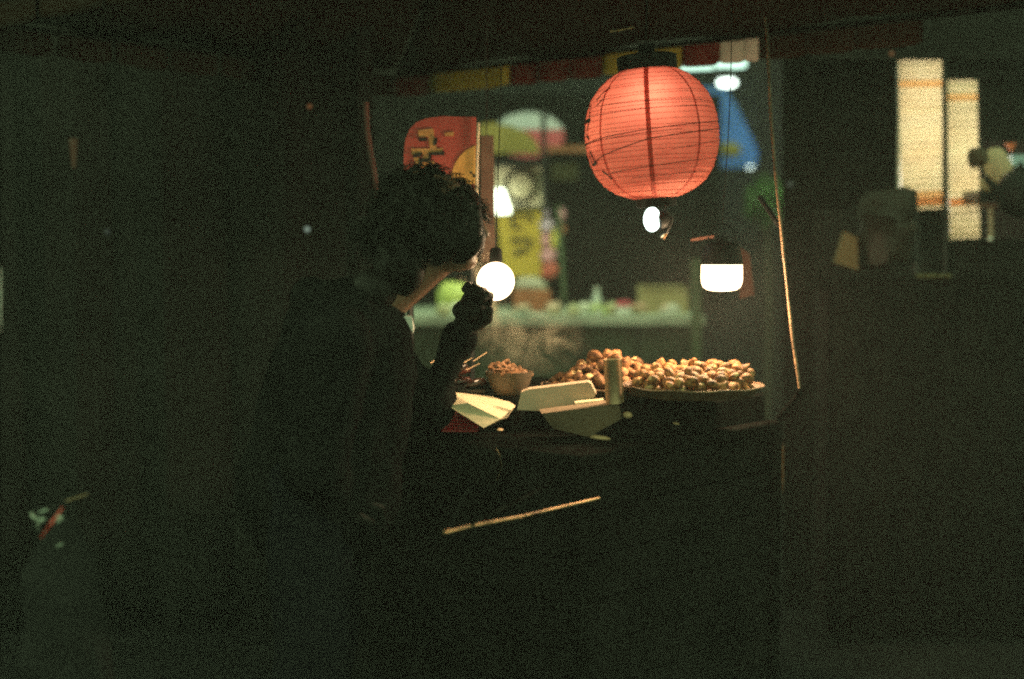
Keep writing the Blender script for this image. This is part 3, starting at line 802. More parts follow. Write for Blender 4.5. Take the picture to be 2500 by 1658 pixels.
caps(body, [(-.34, Y0, 1.20), (-.27, Y0, 1.262), (-.185, Y0, 1.335), (-.17, Y0, 1.39)], [.068, .056, .054, .056])
caps(body, [(-.38, Y0, 1.15), (-.41, Y0, 1.02), (-.46, Y0, .88)], [.115, .105, .12])
caps(body, [(-.38, Y0 - .15, 1.155), (-.37, Y0 + .15, 1.155)], [.06, .06])
RS, RE, RH = (-.38, Y0 - .17, 1.15), (-.42, Y0 - .21, .90), (-.39, Y0 - .11, .80)
LS, LE, LH = (-.37, Y0 + .17, 1.15), (-.20, Y0 + .24, .99), (-.112, Y0 + .2, 1.175)
caps(body, [RS, RE, RH], [.05, .038, .027]); caps(body, [LS, LE, LH], [.05, .038, .027])
for s in (-1, 1):
    caps(body, [(-.46, Y0 + s * .09, .86), (-.44, Y0 + s * .1, .48), (-.50, Y0 + s * .1, .09), (-.42, Y0 + s * .1, .045)], [.085, .058, .042, .036])
def hand(mb, w, d, up, s, grow=0.0, curl=1.0):
    """w wrist, d forward direction, up = back-of-hand direction, s = +1/-1 thumb side"""
    d = Vector(d).normalized(); up = Vector(up); up = (up - d * up.dot(d)).normalized(); sd = d.cross(up) * s
    w = Vector(w); m = Matrix((d, sd, up)).transposed()
    mb.ell(w + d * .042, (.046, .040, .017), 14, 8, m)
    for i, (o, l) in enumerate([(.028, .070), (.010, .078), (-.009, .072), (-.027, .058)]):
        b = w + d * .074 + sd * o
        p1 = b + (d * .75 - up * .45 * curl) * l * .45
        p2 = p1 + (d * .15 - up * .95 * curl) * l * .33
        p3 = p2 + (-d * .55 - up * .6 * curl) * l * .28
        caps(mb, [b - d * .02, b, p1, p2, p3], [.0095 + grow, .0092 + grow, .0086 + grow, .008 + grow, .0068 + grow], 8)
    t0 = w + d * .02 + sd * .030 - up * .004
    t1 = t0 + d * .026 + sd * .018 - up * .012; t2 = t1 + d * .026 - up * .018
    caps(mb, [w + d * .012 + sd * .012, t0, t1, t2], [.014 + grow, .0125 + grow, .011 + grow, .0085 + grow], 8)
hand(body, RH, (1, .25, .1), (.0, -.3, 1), 1)
LD = Vector(LH) - Vector(LE)
hand(body, LH, LD, (.4, .2, .6), -1)
bo = body.build('body', 'skin', pr)
md = bo.modifiers.new('remesh', 'REMESH'); md.mode = 'VOXEL'; md.voxel_size = .005; md.use_smooth_shade = True
md = bo.modifiers.new('smooth', 'SMOOTH'); md.factor = .5; md.iterations = 4
# eyes and brows
for s in (-1, 1):
    MB().ell(HC + Vector((.068, s * .031, .000)), (.0115, .011, .008), 12, 8).build('eye', 'shirt', pr)
    MB().ell(HC + Vector((.0775, s * .031, .000)), (.0025, .0045, .0045), 8, 6).build('iris', 'ink', pr)
    MB().tube([HC + Vector((.083, s * .016, .022)), HC + Vector((.082, s * .034, .026)), HC + Vector((.066, s * .052, .02))], [.003, .004, .002], 6).build('eyebrow', 'hair', pr)
# jacket
jk = MB()
caps(jk, [(-.375, Y0, 1.145), (-.385, Y0, 1.06), (-.41, Y0, .95), (-.44, Y0, .80)], [.150, .172, .178, .185], 18)
caps(jk, [(-.385, Y0 - .16, 1.15), (-.37, Y0 + .16, 1.15)], [.088, .088], 14)
caps(jk, [RS, RE, Vector(RE).lerp(Vector(RH), .86)], [.085, .073, .052], 14)
caps(jk, [LS, LE, Vector(LE).lerp(Vector(LH), .84)], [.083, .070, .046], 14)
caps(jk, [(-.44, Y0 - .07, 1.235), (-.455, Y0, 1.245), (-.44, Y0 + .07, 1.235), (-.39, Y0 + .088, 1.215)], [.042, .05, .042, .035], 10)
caps(jk, [(-.44, Y0 - .07, 1.235), (-.39, Y0 - .085, 1.235), (-.335, Y0 - .072, 1.232), (-.288, Y0 - .055, 1.205)], [.042, .042, .040, .030], 10)
jo = jk.build('jacket', 'black', pr)
md = jo.modifiers.new('remesh', 'REMESH'); md.mode = 'VOXEL'; md.voxel_size = .010; md.use_smooth_shade = True
md = jo.modifiers.new('smooth', 'SMOOTH'); md.factor = .5; md.iterations = 6
tx = bpy.data.textures.new('folds', 'CLOUDS'); tx.noise_scale = .09
md = jo.modifiers.new('folds', 'DISPLACE'); md.texture = tx; md.strength = .022; md.mid_level = .5
tr = MB()
for s in (-1, 1):
    caps(tr, [(-.45, Y0 + s * .088, .84), (-.44, Y0 + s * .1, .48), (-.50, Y0 + s * .1, .10)], [.108, .085, .072], 14)
to = tr.build('trousers', 'trouser', pr)
md = to.modifiers.new('remesh', 'REMESH'); md.mode = 'VOXEL'; md.voxel_size = .012; md.use_smooth_shade = True
for s in (-1, 1):
    MB().ell((-.445, Y0 + s * .1, .05), (.14, .05, .05), 16, 10).build('shoe', 'shoe', pr)
gr_ = MB(); hand(gr_, RH, (1, .25, .1), (.0, -.3, 1), 1, .0022); caps(gr_, [Vector(RE).lerp(Vector(RH), .8), Vector(RH)], [.036, .031], 12); gr_.ell(Vector(RH) + Vector((.042, .01, .004)), (.05, .045, .022), 12, 8, None)
gro = gr_.build('glove', 'glove', pr); md = gro.modifiers.new('remesh', 'REMESH'); md.mode = 'VOXEL'; md.voxel_size = .0035; md.use_smooth_shade = True
gv = MB(); hand(gv, LH, LD, (.4, .2, .6), -1, .0022); caps(gv, [Vector(LH) - LD * .25, Vector(LH)], [.036, .031], 12)
gv.ell(Vector(LH) + LD.normalized() * .042, (.05, .047, .03), 12, 8, None)
go = gv.build('glove', 'glove', pr)
md = go.modifiers.new('remesh', 'REMESH'); md.mode = 'VOXEL'; md.voxel_size = .0035; md.use_smooth_shade = True
# white shirt collar
cA, cB, cC = P(985, 772, 3.165), P(1006, 772, 3.175), P(1009, 814, 3.19)
cD, cE, cF_ = P(975, 770, 3.22), P(1004, 770, 3.22), P(1012, 800, 3.22)
MB().add([cA, cB, cC, cD, cE, cF_], [(0, 1, 2), (3, 5, 4), (0, 3, 4, 1), (1, 4, 5, 2), (2, 5, 3, 0)]).build('collar', 'shirt', pr, smooth=False)
# hair
hm = MB(); vs0 = MB(); head_mb(vs0, .012)
hcore = MB()
hcore.ell(HC + Vector((-.034, 0, .010)), (.102, .092, .104), 26, 18, None, jit=.10, js=18)
hcore.ell(HC + Vector((.026, 0, .018)), (.072, .084, .068), 22, 14, None, jit=.10, js=18)
for s_ in (-1, 1):
    hcore.ell(HC + Vector((.046, s_ * .050, -.012)), (.055, .030, .082), 20, 14, None, jit=.18, js=20)
    hcore.ell(HC + Vector((.0, s_ * .062, -.02)), (.062, .030, .085), 18, 12, None, jit=.15, js=18)
hcore.ell(HC + Vector((-.075, 0, -.03)), (.075, .085, .10), 22, 14, None, jit=.10, js=18)
for s_ in (-1, 1):
    hcore.ell((-.245, Y0 + s_ * .040, 1.335), (.066, .046, .080), 20, 14, None, jit=.15, js=18)
    hcore.ell((-.305, Y0 + s_ * .040, 1.265), (.055, .046, .050), 18, 12, None, jit=.15, js=18)
    hcore.ell((-.115, Y0 + s_ * .045, 1.385), (.052, .026, .060), 18, 12, None, jit=.2, js=20)
ho = hcore.build('hair', 'hair', pr)
rng = random.Random(21)
st = MB()
for i in range(1900):
    # direction over scalp: avoid the face
    while True:
        v = Vector((rng.gauss(0, 1), rng.gauss(0, 1), rng.gauss(0, 1))).normalized()
        if v.x > .80 and v.z < .1 and abs(v.y) < .35: continue
        if v.z < -.75: continue
        if v.x > .5 and v.z < -.6: continue
        break
    base = HC + Vector((-.024, 0, .004)) + Vector((v.x * .107, v.y * .090, v.z * (.104 - .02 * max(0, v.x))))
    if v.z < 0: base.x -= .03
    L = rng.uniform(.022, .060); rr = rng.uniform(.005, .012); ph = rng.uniform(0, 6.28); tw = rng.uniform(5, 10)
    t1 = v.cross(Vector((.3, .2, 1))).normalized(); t2 = v.cross(t1)
    dirv = (v + Vector((rng.gauss(0, .35), rng.gauss(0, .35), rng.gauss(0, .3) - .15))).normalized()
    pts = []
    for q in range(8):
        s = q / 7
        pts.append(base + dirv * (L * s - .008) + (t1 * math.cos(ph + tw * s) + t2 * math.sin(ph + tw * s)) * rr * (.4 + s) + Vector((0, 0, -.018 * s * s)))
    st.tube(pts, [.0016, .0017, .0016, .0015, .0014, .0012, .0010, .0006], 3, cap=False)
tag(st.build('curls', 'hair', ho, smooth=True), kind='stuff')

# ------------------------------------------------------------------ background stall across the lane
BY = 6.7
cL, cR = P(840, 773, BY), P(1722, 775, BY)
zt = cL.z
bst = thing('stall_counter', 'pale counter of the neighbouring stall with a dark green front', 'counter', ((cL.x + cR.x) / 2, BY + .6, 0))
MB().box(((cL.x + cR.x) / 2, BY + .65, zt - .02), (cR.x - cL.x, 1.3, .04)).build('counter_top', 'bcounter', bst, smooth=False)
for q in range(6):
    w = (cR.x - cL.x - .08) / 6
    MB().box((cL.x + .04 + w * (q + .5), BY + .06, (zt - .05) / 2), (w - .012, .03, zt - .05)).build('panel', 'bfront', bst, smooth=False)
MB().box((P(1698, 700, BY).x, BY - .03, (zt + .27) / 2), (.042, .04, zt + .27)).build('corner_post', 'bgreen', bst, smooth=False)
rng = random.Random(31)
foods = []
for i in range(34):
    x = rng.uniform(cL.x + .45, cR.x - .12); y = rng.uniform(BY + .06, BY + .55)
    if any((x - a) ** 2 + (y - b) ** 2 < .085 ** 2 for a, b in foods): continue
    foods.append((x, y)); r = rng.uniform(.035, .055); q = Vector((x, y, zt))
    f = thing('food_bowl', 'small bowl of pale food on the neighbouring stall counter', 'bowl', q, 'food bowls on the neighbouring stall counter')
    MB().lathe([(r * .6, 0), (r, .028), (r * .95, .028), (r * .55, .006)], q, 16).build('dish', rng.choice(['white', 'bottle', 'beige']), f)
    MB().ell(q + Vector((0, 0, .028)), (r * .9, r * .9, .03), 12, 8, None, jit=.3, js=30).build('food', 'food%d' % rng.randrange(6), f)
def pxbox(x0, y0, x1, y1, Y, depth, name, m, label, cat, **kw):
    a, b = P(x0, y0, Y), P(x1, y1, Y)
    c = (a + b) / 2
    return one(MB().box((c.x, Y + depth / 2, c.z), (abs(b.x - a.x), depth, abs(a.z - b.z))), name, m, label, cat, (c.x, Y + depth / 2, min(a.z, b.z)), **kw)
# box, bottle, jar, lime pack, crate
q = P(1617, 735, 7.2); q.z = zt
bx_ = thing('cardboard_box', 'tan cardboard box on the neighbouring counter below the camping lamp', 'box', q)
MB().box(q + Vector((0, 0, .06)), (.235, .2, .12)).build('carton', 'boxtan', bx_, smooth=False)
for s in (-1, 1): MB().box(q + Vector((0, s * .085, .123)), (.235, .055, .004), rot=Euler((R(14 * s), 0, 0)).to_matrix()).build('flap', 'boxtan', bx_, smooth=False)
q = P(1457, 735, 7.0); q.z = zt
t = thing('bottle', 'slim white bottle on the neighbouring counter', 'bottle', q)
MB().lathe([(.022, 0), (.024, .01), (.024, .075), (.012, .1), (.011, .115)], q, 18).build('glass', 'bottle', t)
MB().lathe([(.013, .115), (.013, .13), (.002, .131)], q, 14).build('cap', 'white', t)
q = P(1523, 745, 6.9); q.z = zt
t = thing('jar', 'white jar with a pink lid on the neighbouring counter', 'jar', q)
MB().lathe([(.03, 0), (.034, .006), (.034, .035), (.03, .042)], q, 18).build('pot', 'white', t)
MB().lathe([(.036, .042), (.036, .064), (.033, .067), (.002, .068)], q, 18).build('lid', 'cap', t)
q = P(1463, 748, 6.8); q.z = zt
one(MB().ell(q + Vector((0, 0, .022)), (.042, .03, .024), 14, 8, None, jit=.25, js=25), 'lime_packet', 'ygreen', 'lime green packet lying before the slim white bottle', 'packet', q)
q = P(1298, 735, 7.3); q.z = zt
t = thing('crate', 'red brown crate covered with grey cloth beneath the yellow banner', 'crate', q)
MB().box(q + Vector((0, 0, .055)), (.19, .2, .11)).build('crate_body', 'crate', t, smooth=False)
for s in range(3): MB().box(q + Vector((0, -.104, .022 + s * .034)), (.19, .008, .024)).build('slat', 'crate', t, smooth=False)
MB().ell(q + Vector((-.005, 0, .13)), (.085, .085, .05), 16, 8, None, jit=.2, js=14).build('cloth_cover', 'greycloth', t)
q = P(1110, 735, 7.1); q.z = zt
one(MB().ell(q + Vector((0, 0, .07)), (.085, .06, .085), 16, 10, None, jit=.25, js=18), 'cabbage', 'ygreen', 'pale green cabbage on the neighbouring counter beneath the chin', 'cabbage', q)
# back wall of that stall: cloth, posts, banner
def hang(x0, y0, x1, y1, Y, m, name, label, cat, d=.012, skew=0):
    return one(MB().extr([P(x0, y0, Y), P(x1, y0, Y), P(x1 + skew, y1, Y), P(x0 + skew, y1, Y)], (0, d, 0)), name, m, label, cat, P((x0 + x1) / 2, y1, Y), smooth=False)
bn = thing('banner', 'yellow vertical banner with dark lettering over the crate', 'banner', P(1270, 675, 7.6))
MB().extr([P(1212, 508, 7.6), P(1320, 508, 7.6), P(1322, 675, 7.6), P(1228, 675, 7.6)], (0, .012, 0)).build('cloth', 'byellow', bn, smooth=False)
gl = [[(1243, 522), (1303, 522), (1303, 542), (1291, 542), (1291, 530), (1256, 530), (1256, 552), (1275, 552), (1275, 559), (1250, 560)], [(1246, 582), (1282, 580), (1282, 591), (1247, 592)], [(1285, 582), (1300, 582), (1298, 606), (1290, 606)], [(1255, 610), (1286, 606), (1292, 616), (1272, 618), (1260, 626), (1254, 624)]]
for p in gl: MB().extr([P(x, y, 7.59) for x, y in p], (0, .004, 0)).build('letter_stroke', 'bink', bn, smooth=False)
# hanging packets right of the banner
pk = [(1326, 508, 1340, 528, 'lilac'), (1318, 536, 1352, 566, 'lilac'), (1322, 568, 1344, 604, 'pink'), (1344, 560, 1362, 606, 'ypack'), (1320, 606, 1358, 642, 'pink'), (1322, 640, 1362, 680, 'redpack'), (1362, 508, 1380, 540, 'pink'), (1368, 552, 1382, 570, 'crate')]
names = ['lilac packet at the banner top corner', 'larger lilac packet beside the banner lettering', 'pink packet in the middle of the hanging row', 'yellow packet against the pale green post', 'wide pink packet below the yellow packet', 'red packet lowest in the hanging row', 'pink packet right of the pale green post', 'small brown packet right of the pale green post']
for (x0, y0, x1, y1, m), lab in zip(pk, names):
    q = P((x0 + x1) / 2, (y0 + y1) / 2, 7.45); kk = 7.45 / F
    one(MB().ell(q, ((x1 - x0) * kk * .55, .03, (y1 - y0) * kk * .55), 12, 8, None, jit=.2, js=20), 'snack_packet', m, lab, 'packet', q, 'packets hung beside the yellow banner')
one(MB().tube([P(1362, 500, 7.35), P(1372, 640, 7.35), P(1377, 735, 7.35)], .012, 10), 'pale_post', 'bgreen', 'pale green thin post right of the hanging packets', 'post', P(1377, 735, 7.35))
one(MB().tube([P(1327, 270, 7.2), P(1330, 505, 7.2)], .014, 10), 'dark_post', 'blackm', 'dark post crossing the red and white disc', 'post', P(1330, 505, 7.2))
# fan box with round face
fb = thing('box_fan', 'beige box fan with round pale face above the yellow banner', 'fan', P(1270, 508, 7.3))
MB().extr([P(1209, 402, 7.3), P(1331, 398, 7.3), P(1330, 505, 7.3), P(1209, 506, 7.3)], (0, .12, 0)).build('case', 'beige', fb, smooth=False)
fc = P(1270, 455, 7.29); kk = 7.3 / F; fm = Euler((R(90), 0, 0)).to_matrix()
MB().lathe([(34 * kk, 0), (41 * kk, 0), (41 * kk, .03), (34 * kk, .03), (34 * kk, 0)], fc, 32, fm, cap=False).build('ring', 'blackp', fb)
MB().lathe([(34 * kk, .0), (30 * kk, .02), (12 * kk, .03), (.002, .031)], fc, 28, fm).build('face', 'beige', fb)
one(MB().extr([P(1209, 462, 7.22), P(1230, 462, 7.22), P(1248, 519, 7.22), P(1212, 522, 7.22)], (0, .05, 0)), 'lamp_shade', 'blit', 'small glaring white shade at the fan box corner', 'lamp', P(1228, 520, 7.22), smooth=False)
hang(1196, 388, 1345, 402, 7.1, 'blackp', 'shelf_board', 'black shelf board above the beige fan box', 'shelf', .2)
hang(1240, 505, 1336, 514, 7.25, 'blackp', 'shelf_board', 'black shelf board beneath the beige fan box', 'shelf', .12)
ol = [(1172, 374), (1172, 304), (1205, 300), (1250, 308), (1290, 326), (1312, 350), (1318, 374)]
one(MB().extr([P(x, y, 7.6) for x, y in ol], (0, .06, 0)), 'rounded_board', 'olive', 'olive board with rounded top in front of the red and white disc', 'board', P(1250, 374, 7.6), smooth=False)
dk = thing('disc_sign', 'round red and white disc sign behind the olive board', 'sign', P(1290, 385, 8.0))
up = [(1290 + 88 * math.cos(a), 330 + 56 * math.sin(a)) for a in [math.pi + math.pi * i / 20 for i in range(21)]]
lo_ = [(1290 + 88 * math.cos(a), 330 + 56 * math.sin(a)) for a in [math.pi * i / 20 for i in range(21)]]
wl = 316
cut = [(x, min(y, wl)) for x, y in up]
MB().extr([P(x, y, 8.0) for x, y in [(1205, wl)] + [p for p in up if p[1] < wl] + [(1375, wl)]], (0, .03, 0)).build('upper_half', 'discw', dk, smooth=False)
MB().extr([P(x, y, 8.0) for x, y in [(1375, wl + .5)] + lo_ + [(1205, wl + .5)]], (0, .03, 0)).build('lower_half', 'discr', dk, smooth=False)
hang(1338, 356, 1452, 371, 7.9, 'crate', 'shelf_board', 'dim reddish shelf board left of the red lantern', 'shelf', .1)
hang(1345, 398, 1412, 440, 8.0, 'olive2', 'sack_row', 'dim olive sack beneath the reddish shelf board', 'sack', .08)
# rear cloth of that stall, dark
hang(880, 230, 1760, 760, 8.15, 'nearblack', 'rear_tarp', 'dark tarpaulin closing the back of the neighbouring stall', 'tarpaulin', .02)
# lamps over there
q = P(1168, 528, 6.9)
t = thing('bare_bulb', 'white bulb peeking out behind the person\'s forehead', 'lamp', q)
MB().ell(q, (18 * 6.9 / F, 18 * 6.9 / F, 27 * 6.9 / F), 18, 12).build('bulb', 'backl', t)
cordline(MB(), q + Vector((0, 0, .045)), q + Vector((0, .05, .9)), 0).build('cord', 'cord', t)
fl = thing('fluorescent_light', 'row of greenish white light boxes beside the lantern top', 'lamp', P(1720, 150, 7.6))
for (x0, x1, y0, y1) in ((1664, 1743, 134, 168), (1752, 1784, 138, 163), (1786, 1822, 142, 164)):
    MB().extr([P(x0, y0, 7.6), P(x1, y0 + 3, 7.6), P(x1, y1 - 3, 7.6), P(x0, y1, 7.6)], (0, .06, 0)).build('diffuser', 'fluo', fl, smooth=False)
MB().tube([P(1655, 142, 7.62), P(1480, 154, 6.9), P(1310, 180, 6.3)], .016, 10).build('tube', 'hidtube', fl)  # unseen tube added to light the counter, banner and valance
MB().tube([P(1655, 136, 7.64), P(1480, 147, 6.92), P(1310, 173, 6.32)], .012, 8).build('reflector', 'white', fl)
MB().extr([P(1655, 126, 7.67), P(1830, 126, 7.67), P(1830, 132, 7.67), P(1655, 132, 7.67)], (0, .05, 0)).build('fixture', 'blackm', fl, smooth=False)
MB().tube([P(1740, 128, 7.7), P(1740, -30, 7.7)], .008, 6).build('drop_rod', 'blackm', fl)
q = P(1775, 203, 7.9); kk = 7.9 / F
t = thing('pendant_light', 'oval white pendant light above the blue tarp', 'lamp', q)
MB().ell(q, (24 * kk, .05, 10 * kk), 20, 10).build('diffuser', 'oval', t)
MB().lathe([(.06, .018), (.03, .05), (.006, .055)], q, 18).build('shade', 'blackm', t)
MB().tube([q + Vector((0, 0, .05)), q + Vector((0, 0, .6))], .004, 6).build('cord', 'cord', t)
# blue tarp
bl = [(1708, 211), (1770, 213), (1800, 262), (1830, 325), (1851, 371), (1846, 405), (1800, 410), (1734, 408), (1700, 390)]
vs = []
o = one(MB().extr([P(x, y, 9.2 + .0012 * (x - 1780)) for x, y in bl], (0, .01, 0)), 'blue_tarp', 'blue', 'blue tarpaulin triangle right of the red lantern', 'tarpaulin', P(1780, 408, 9.2), smooth=False)
one(MB().ell(P(1785, 366, 9.05), (.075, .02, .045), 14, 8, None, jit=.2, js=12), 'leaf_bundle', 'olive', 'dark olive bundle in front of the blue tarpaulin', 'bundle', P(1785, 366, 9.05))
q = P(1780, 300, 9.7)
t = thing('bare_bulb', 'unseen bulb added behind the blue tarpaulin to brighten its middle', 'lamp', q)
MB().ell(q, (.05, .05, .06), 14, 10).build('bulb', 'bluel', t)  # unseen bulb added to backlight the tarpaulin
cordline(MB(), q + Vector((0, 0, .05)), q + Vector((0, .02, 1.4)), 0).build('cord', 'cord', t)
q = P(1830, 388, 9.6)
t = thing('bare_bulb', 'bulb shining through the blue tarpaulin corner', 'lamp', q)
MB().ell(q, (.05, .05, .06), 14, 10).build('bulb', 'oval', t)
cordline(MB(), q + Vector((0, 0, .05)), q + Vector((0, .02, 1.4)), 0).build('cord', 'cord', t)
# potted bushes under the blue tarp
def bush(px, py, Y, rx, rz, n, label, seed):
    rng = random.Random(seed); c = P(px, py, Y)
    t = thing('potted_bush', label, 'plant', (c.x, c.y, 0))
    MB().lathe([(.09, 0), (.13, .25), (.12, .25), (.1, .22)], (c.x, c.y, 0), 18).build('pot', 'crate', t)
    MB().tube([(c.x, c.y, .2), (c.x + .02, c.y, c.z * .6), c], [.02, .014, .008], 8).build('trunk', 'stem', t)
    mb = MB()
    for i in range(n):
        v = Vector((rng.gauss(0, 1), rng.gauss(0, 1), rng.gauss(0, 1))).normalized() * rng.random() ** .4
        p = c + Vector((v.x * rx, v.y * rx, v.z * rz)); l = rng.uniform(.03, .055)
        m = Euler((rng.uniform(0, 6), rng.uniform(0, 6), rng.uniform(0, 6))).to_matrix()
        mb.add([p, p + m @ Vector((l * .5, l * .28, .004)), p + m @ Vector((l, 0, 0)), p + m @ Vector((l * .5, -l * .28, .004))], [(0, 1, 2, 3)])
    tag(mb.build('crown', 'leaf', t, smooth=False), kind='stuff')
bush(1672, 500, 8.4, .16, .16, 700, 'dim green bush below the red lantern', 1)
bush(1872, 492, 8.0, .13, .13, 600, 'bright green bush beside the thin wooden pole', 2)
q = P(1876, 490, 8.02)
t = thing('bush_fill_lamp', 'small greenish lamp added inside the bright bush to light its leaves', 'lamp', q)
MB().ell(q, (.012, .012, .02), 12, 8).build('bulb', 'bushfill', t)  # lamp added to brighten the leaves from inside
MB().tube([q + Vector((0, 0, -.02)), (q.x, q.y, 0)], .006, 8).build('stake', 'blackm', t)
# dim brown frame behind the camping lamp
one(MB().extr([P(1800, 600, 4.3), P(1830, 620, 4.3), P(1842, 720, 4.3), P(1806, 730, 4.3)], (0, .02, 0)), 'brown_board', 'dkboard', 'reddish brown board glowing beside the camping lamp', 'board', P(1825, 720, 4.3), smooth=False)
one(MB().tube([P(1686, 586, 3.85), P(1742, 577, 3.85)], .004, 8), 'wooden_rod', 'dkboard', 'short brown rod above the camping lamp housing', 'rod', P(1714, 582, 3.85))

# ------------------------------------------------------------------ right stall with the lit blinds
RY = 5.3; kr = RY / F
def blind(label, x0t, x1t, x0b, x1b, yt, yb, band, seed, jag):
    rng = random.Random(seed)
    t = thing('roller_blind', label, 'blind', P((x0b + x1b) / 2, yb, RY), 'lit blinds of the right stall')
    pitch = 17.0; y = yt; i = 0
    while y < yb - 2:
        y2 = min(y + pitch, yb); f = (y - yt) / (yb - yt); f2 = (y2 - yt) / (yb - yt)
        l0, r0 = x0t + (x0b - x0t) * f, x1t + (x1b - x1t) * f; l1, r1 = x0t + (x0b - x0t) * f2, x1t + (x1b - x1t) * f2
        s = -.055 * (1 if y > 250 else .3)
        def q(x, yy, dy): return P(x, yy + s * (x - x0t) + .0, RY + dy)
        m = 'blind'
        if band[0] <= y < band[1]: m = 'blindb'
        elif rng.random() < .16: m = 'blindo'
        e = rng.uniform(0, jag)
        a, b, c, d = q(l0, y, 0), q(r0, y, 0), q(r1, y2 + 2.5, .003), q(l1, y2 + 2.5, .003)
        mid0, mid1 = a.lerp(d, .5) + Vector((0, -.008, 0)), b.lerp(c, .5) + Vector((0, -.008, 0))
        mb = MB().add([a, b, mid1, mid0, c, d], [(0, 1, 2, 3), (3, 2, 4, 5)])
        o = mb.build('slat', m, t)
        y = y2; i += 1
    return t
blind('wide lit cream blind left of the black pole', 2192, 2298, 2202, 2304, 146, 512, (482, 498), 3, 0)
blind('narrow lit cream blind right of the black pole', 2311, 2384, 2318, 2392, 196, 582, (478, 498), 4, 0)
for (xl, xr, y0, y1, nm) in ((2200, 2298, 150, 506, 'wide'), (2319, 2382, 200, 574, 'narrow')):
    x = (xl + xr) / 2
    a, b = P(x, y0 + 25, RY + .2), P(x, y1 - 25, RY + .2)
    t = thing('boxed_tube', 'warm lamp tube in an added unseen box behind the %s blind' % nm, 'lamp', b)
    MB().tube([a, b], .022, 12).build('tube', 'bulbr', t)
    A, B = P(xl, y0, RY + .03), P(xr, y1, RY + .03)
    D = .27; cx, cz_ = (A.x + B.x) / 2, (A.z + B.z) / 2; w, h = B.x - A.x, A.z - B.z
    MB().box((cx, RY + .03 + D, cz_), (w, .01, h)).build('back_wall', 'white', t, smooth=False)  # unseen walls added to keep the tube light on the blind
    for sx in ((-1, 1) if nm == 'wide' else (-1,)): MB().box((cx + sx * w / 2, RY + .03 + D / 2, cz_), (.008, D, h - .001)).build('side_wall', 'white', t, smooth=False)  # narrow box left open so light spills onto the cream bag
    for sz in (-1, 1): MB().box((cx, RY + .03 + D / 2, cz_ + sz * h / 2), (w - .012, D, .008)).build('end_wall', 'white', t, smooth=False)
one(MB().tube([P(2305, 100, RY - .05), P(2307, 300, RY - .05), P(2308, 1100, RY - .05)], 6.2 * kr, 10), 'black_pole', 'blackm', 'black pole standing between the two lit blinds', 'pole', P(2308, 1100, RY - .05))
# awning and dark cloth framing the blinds
hang(1985, -80, 2640, 146, RY - .08, 'tarp', 'awning_cloth', 'dark awning cloth hanging above the lit blinds', 'awning', .012)
hang(2306, 140, 2640, 192, RY - .03, 'tarp', 'awning_flap', 'dark flap above the narrow blind', 'awning', .008)
hang(1912, -80, 2190, 1700, RY + .05, 'nearblack', 'side_cloth', 'dark cloth left of the wide lit blind, widened to hide bright haze', 'cloth', .012)  # widened sheet keeps the gap beside the thin pole dark
hang(2394, 190, 2640, 345, RY + .02, 'tarp', 'side_cloth', 'dark cloth right of the narrow lit blind', 'cloth', .012)
hang(1985, 512, 2318, 900, RY + .03, 'tarp', 'side_cloth', 'dark cloth beneath the wide lit blind', 'cloth', .012)
hang(2300, 584, 2640, 900, RY + .03, 'tarp', 'side_cloth', 'dark cloth beneath the narrow lit blind', 'cloth', .012)
hang(2400, 345, 2640, 590, RY + .6, 'wall2', 'rear_board', 'dim brown board at the back of the right stall', 'board', .02)
# table
tz = P(2300, 680, 4.9).z
tb = thing('stall_table', 'dark cloth covered table of the right stall', 'table', (P(2300, 680, 4.9).x, 5.0, 0))
x0, x1 = P(2020, 690, 4.9).x, P(2640, 690, 4.9).x
MB().box(((x0 + x1) / 2, 5.05, tz - .02), (x1 - x0, .46, .04)).build('table_top', 'nearblack', tb, smooth=False)
vs = []; fs = []
nx = 40
for i in range(nx + 1):
    x = x0 + (x1 - x0) * i / nx
    for j in range(2):
        vs.append(Vector((x, 4.81 + .018 * math.sin(i * 1.3) * j, (tz - .02) if j == 0 else .02)))
for i in range(nx): fs.append((2 * i, 2 * i + 2, 2 * i + 3, 2 * i + 1))
sk = MB().add(vs, fs).build('skirt', 'nearblack', tb); s_ = sk.modifiers.new('solid', 'SOLIDIFY'); s_.thickness = .004
for sx in (x0 + .05, x1 - .05): MB().box((sx, 5.2, (tz - .04) / 2), (.04, .04, tz - .04)).build('leg', 'blackm', tb, smooth=False)
def blobs(px, py, Y, rx, ry, name, m, label, cat, jit=.2, js=14, dep=.05, rot=0, grp=None):
    q = P(px, py, Y); kk = Y / F
    return one(MB().ell(q, (rx * kk, dep, ry * kk), 18, 12, Euler((0, R(rot), 0)).to_matrix(), jit=jit, js=js), name, m, label, cat, q + Vector((0, 0, -ry * kk)), grp)
blobs(2164, 560, 5.0, 70, 100, 'plastic_sack', 'murk', 'murky plastic sack standing left of the wide lit blind', 'sack', .55, 16, .09)
one(MB().extr([P(2064, 566, 4.98), P(2093, 580, 4.98), P(2096, 660, 4.98), P(2040, 642, 4.98)], (0, .05, 0)), 'paper_cone', 'cone', 'dim brown paper cone beside the murky sack', 'paper', P(2070, 650, 4.98), smooth=False)
one(MB().lathe([(.018, 0), (.012, .05), (.003, .3), (.001, .302)], P(2234, 668, 5.1), 12), 'spike', 'blackm', 'black pointed spike in front of the wide lit blind', 'spike', P(2234, 668, 5.1))
blobs(2385, 386, 5.15, 26, 28, 'brown_sack', 'sack', 'dark brown round sack overlapping the narrow blind', 'sack', .45, 22, .04, 25)
blobs(2436, 408, 5.22, 36, 48, 'cream_bag', 'creambag', 'cream plastic bag right of the narrow blind', 'bag', .22, 16, .04, -15)
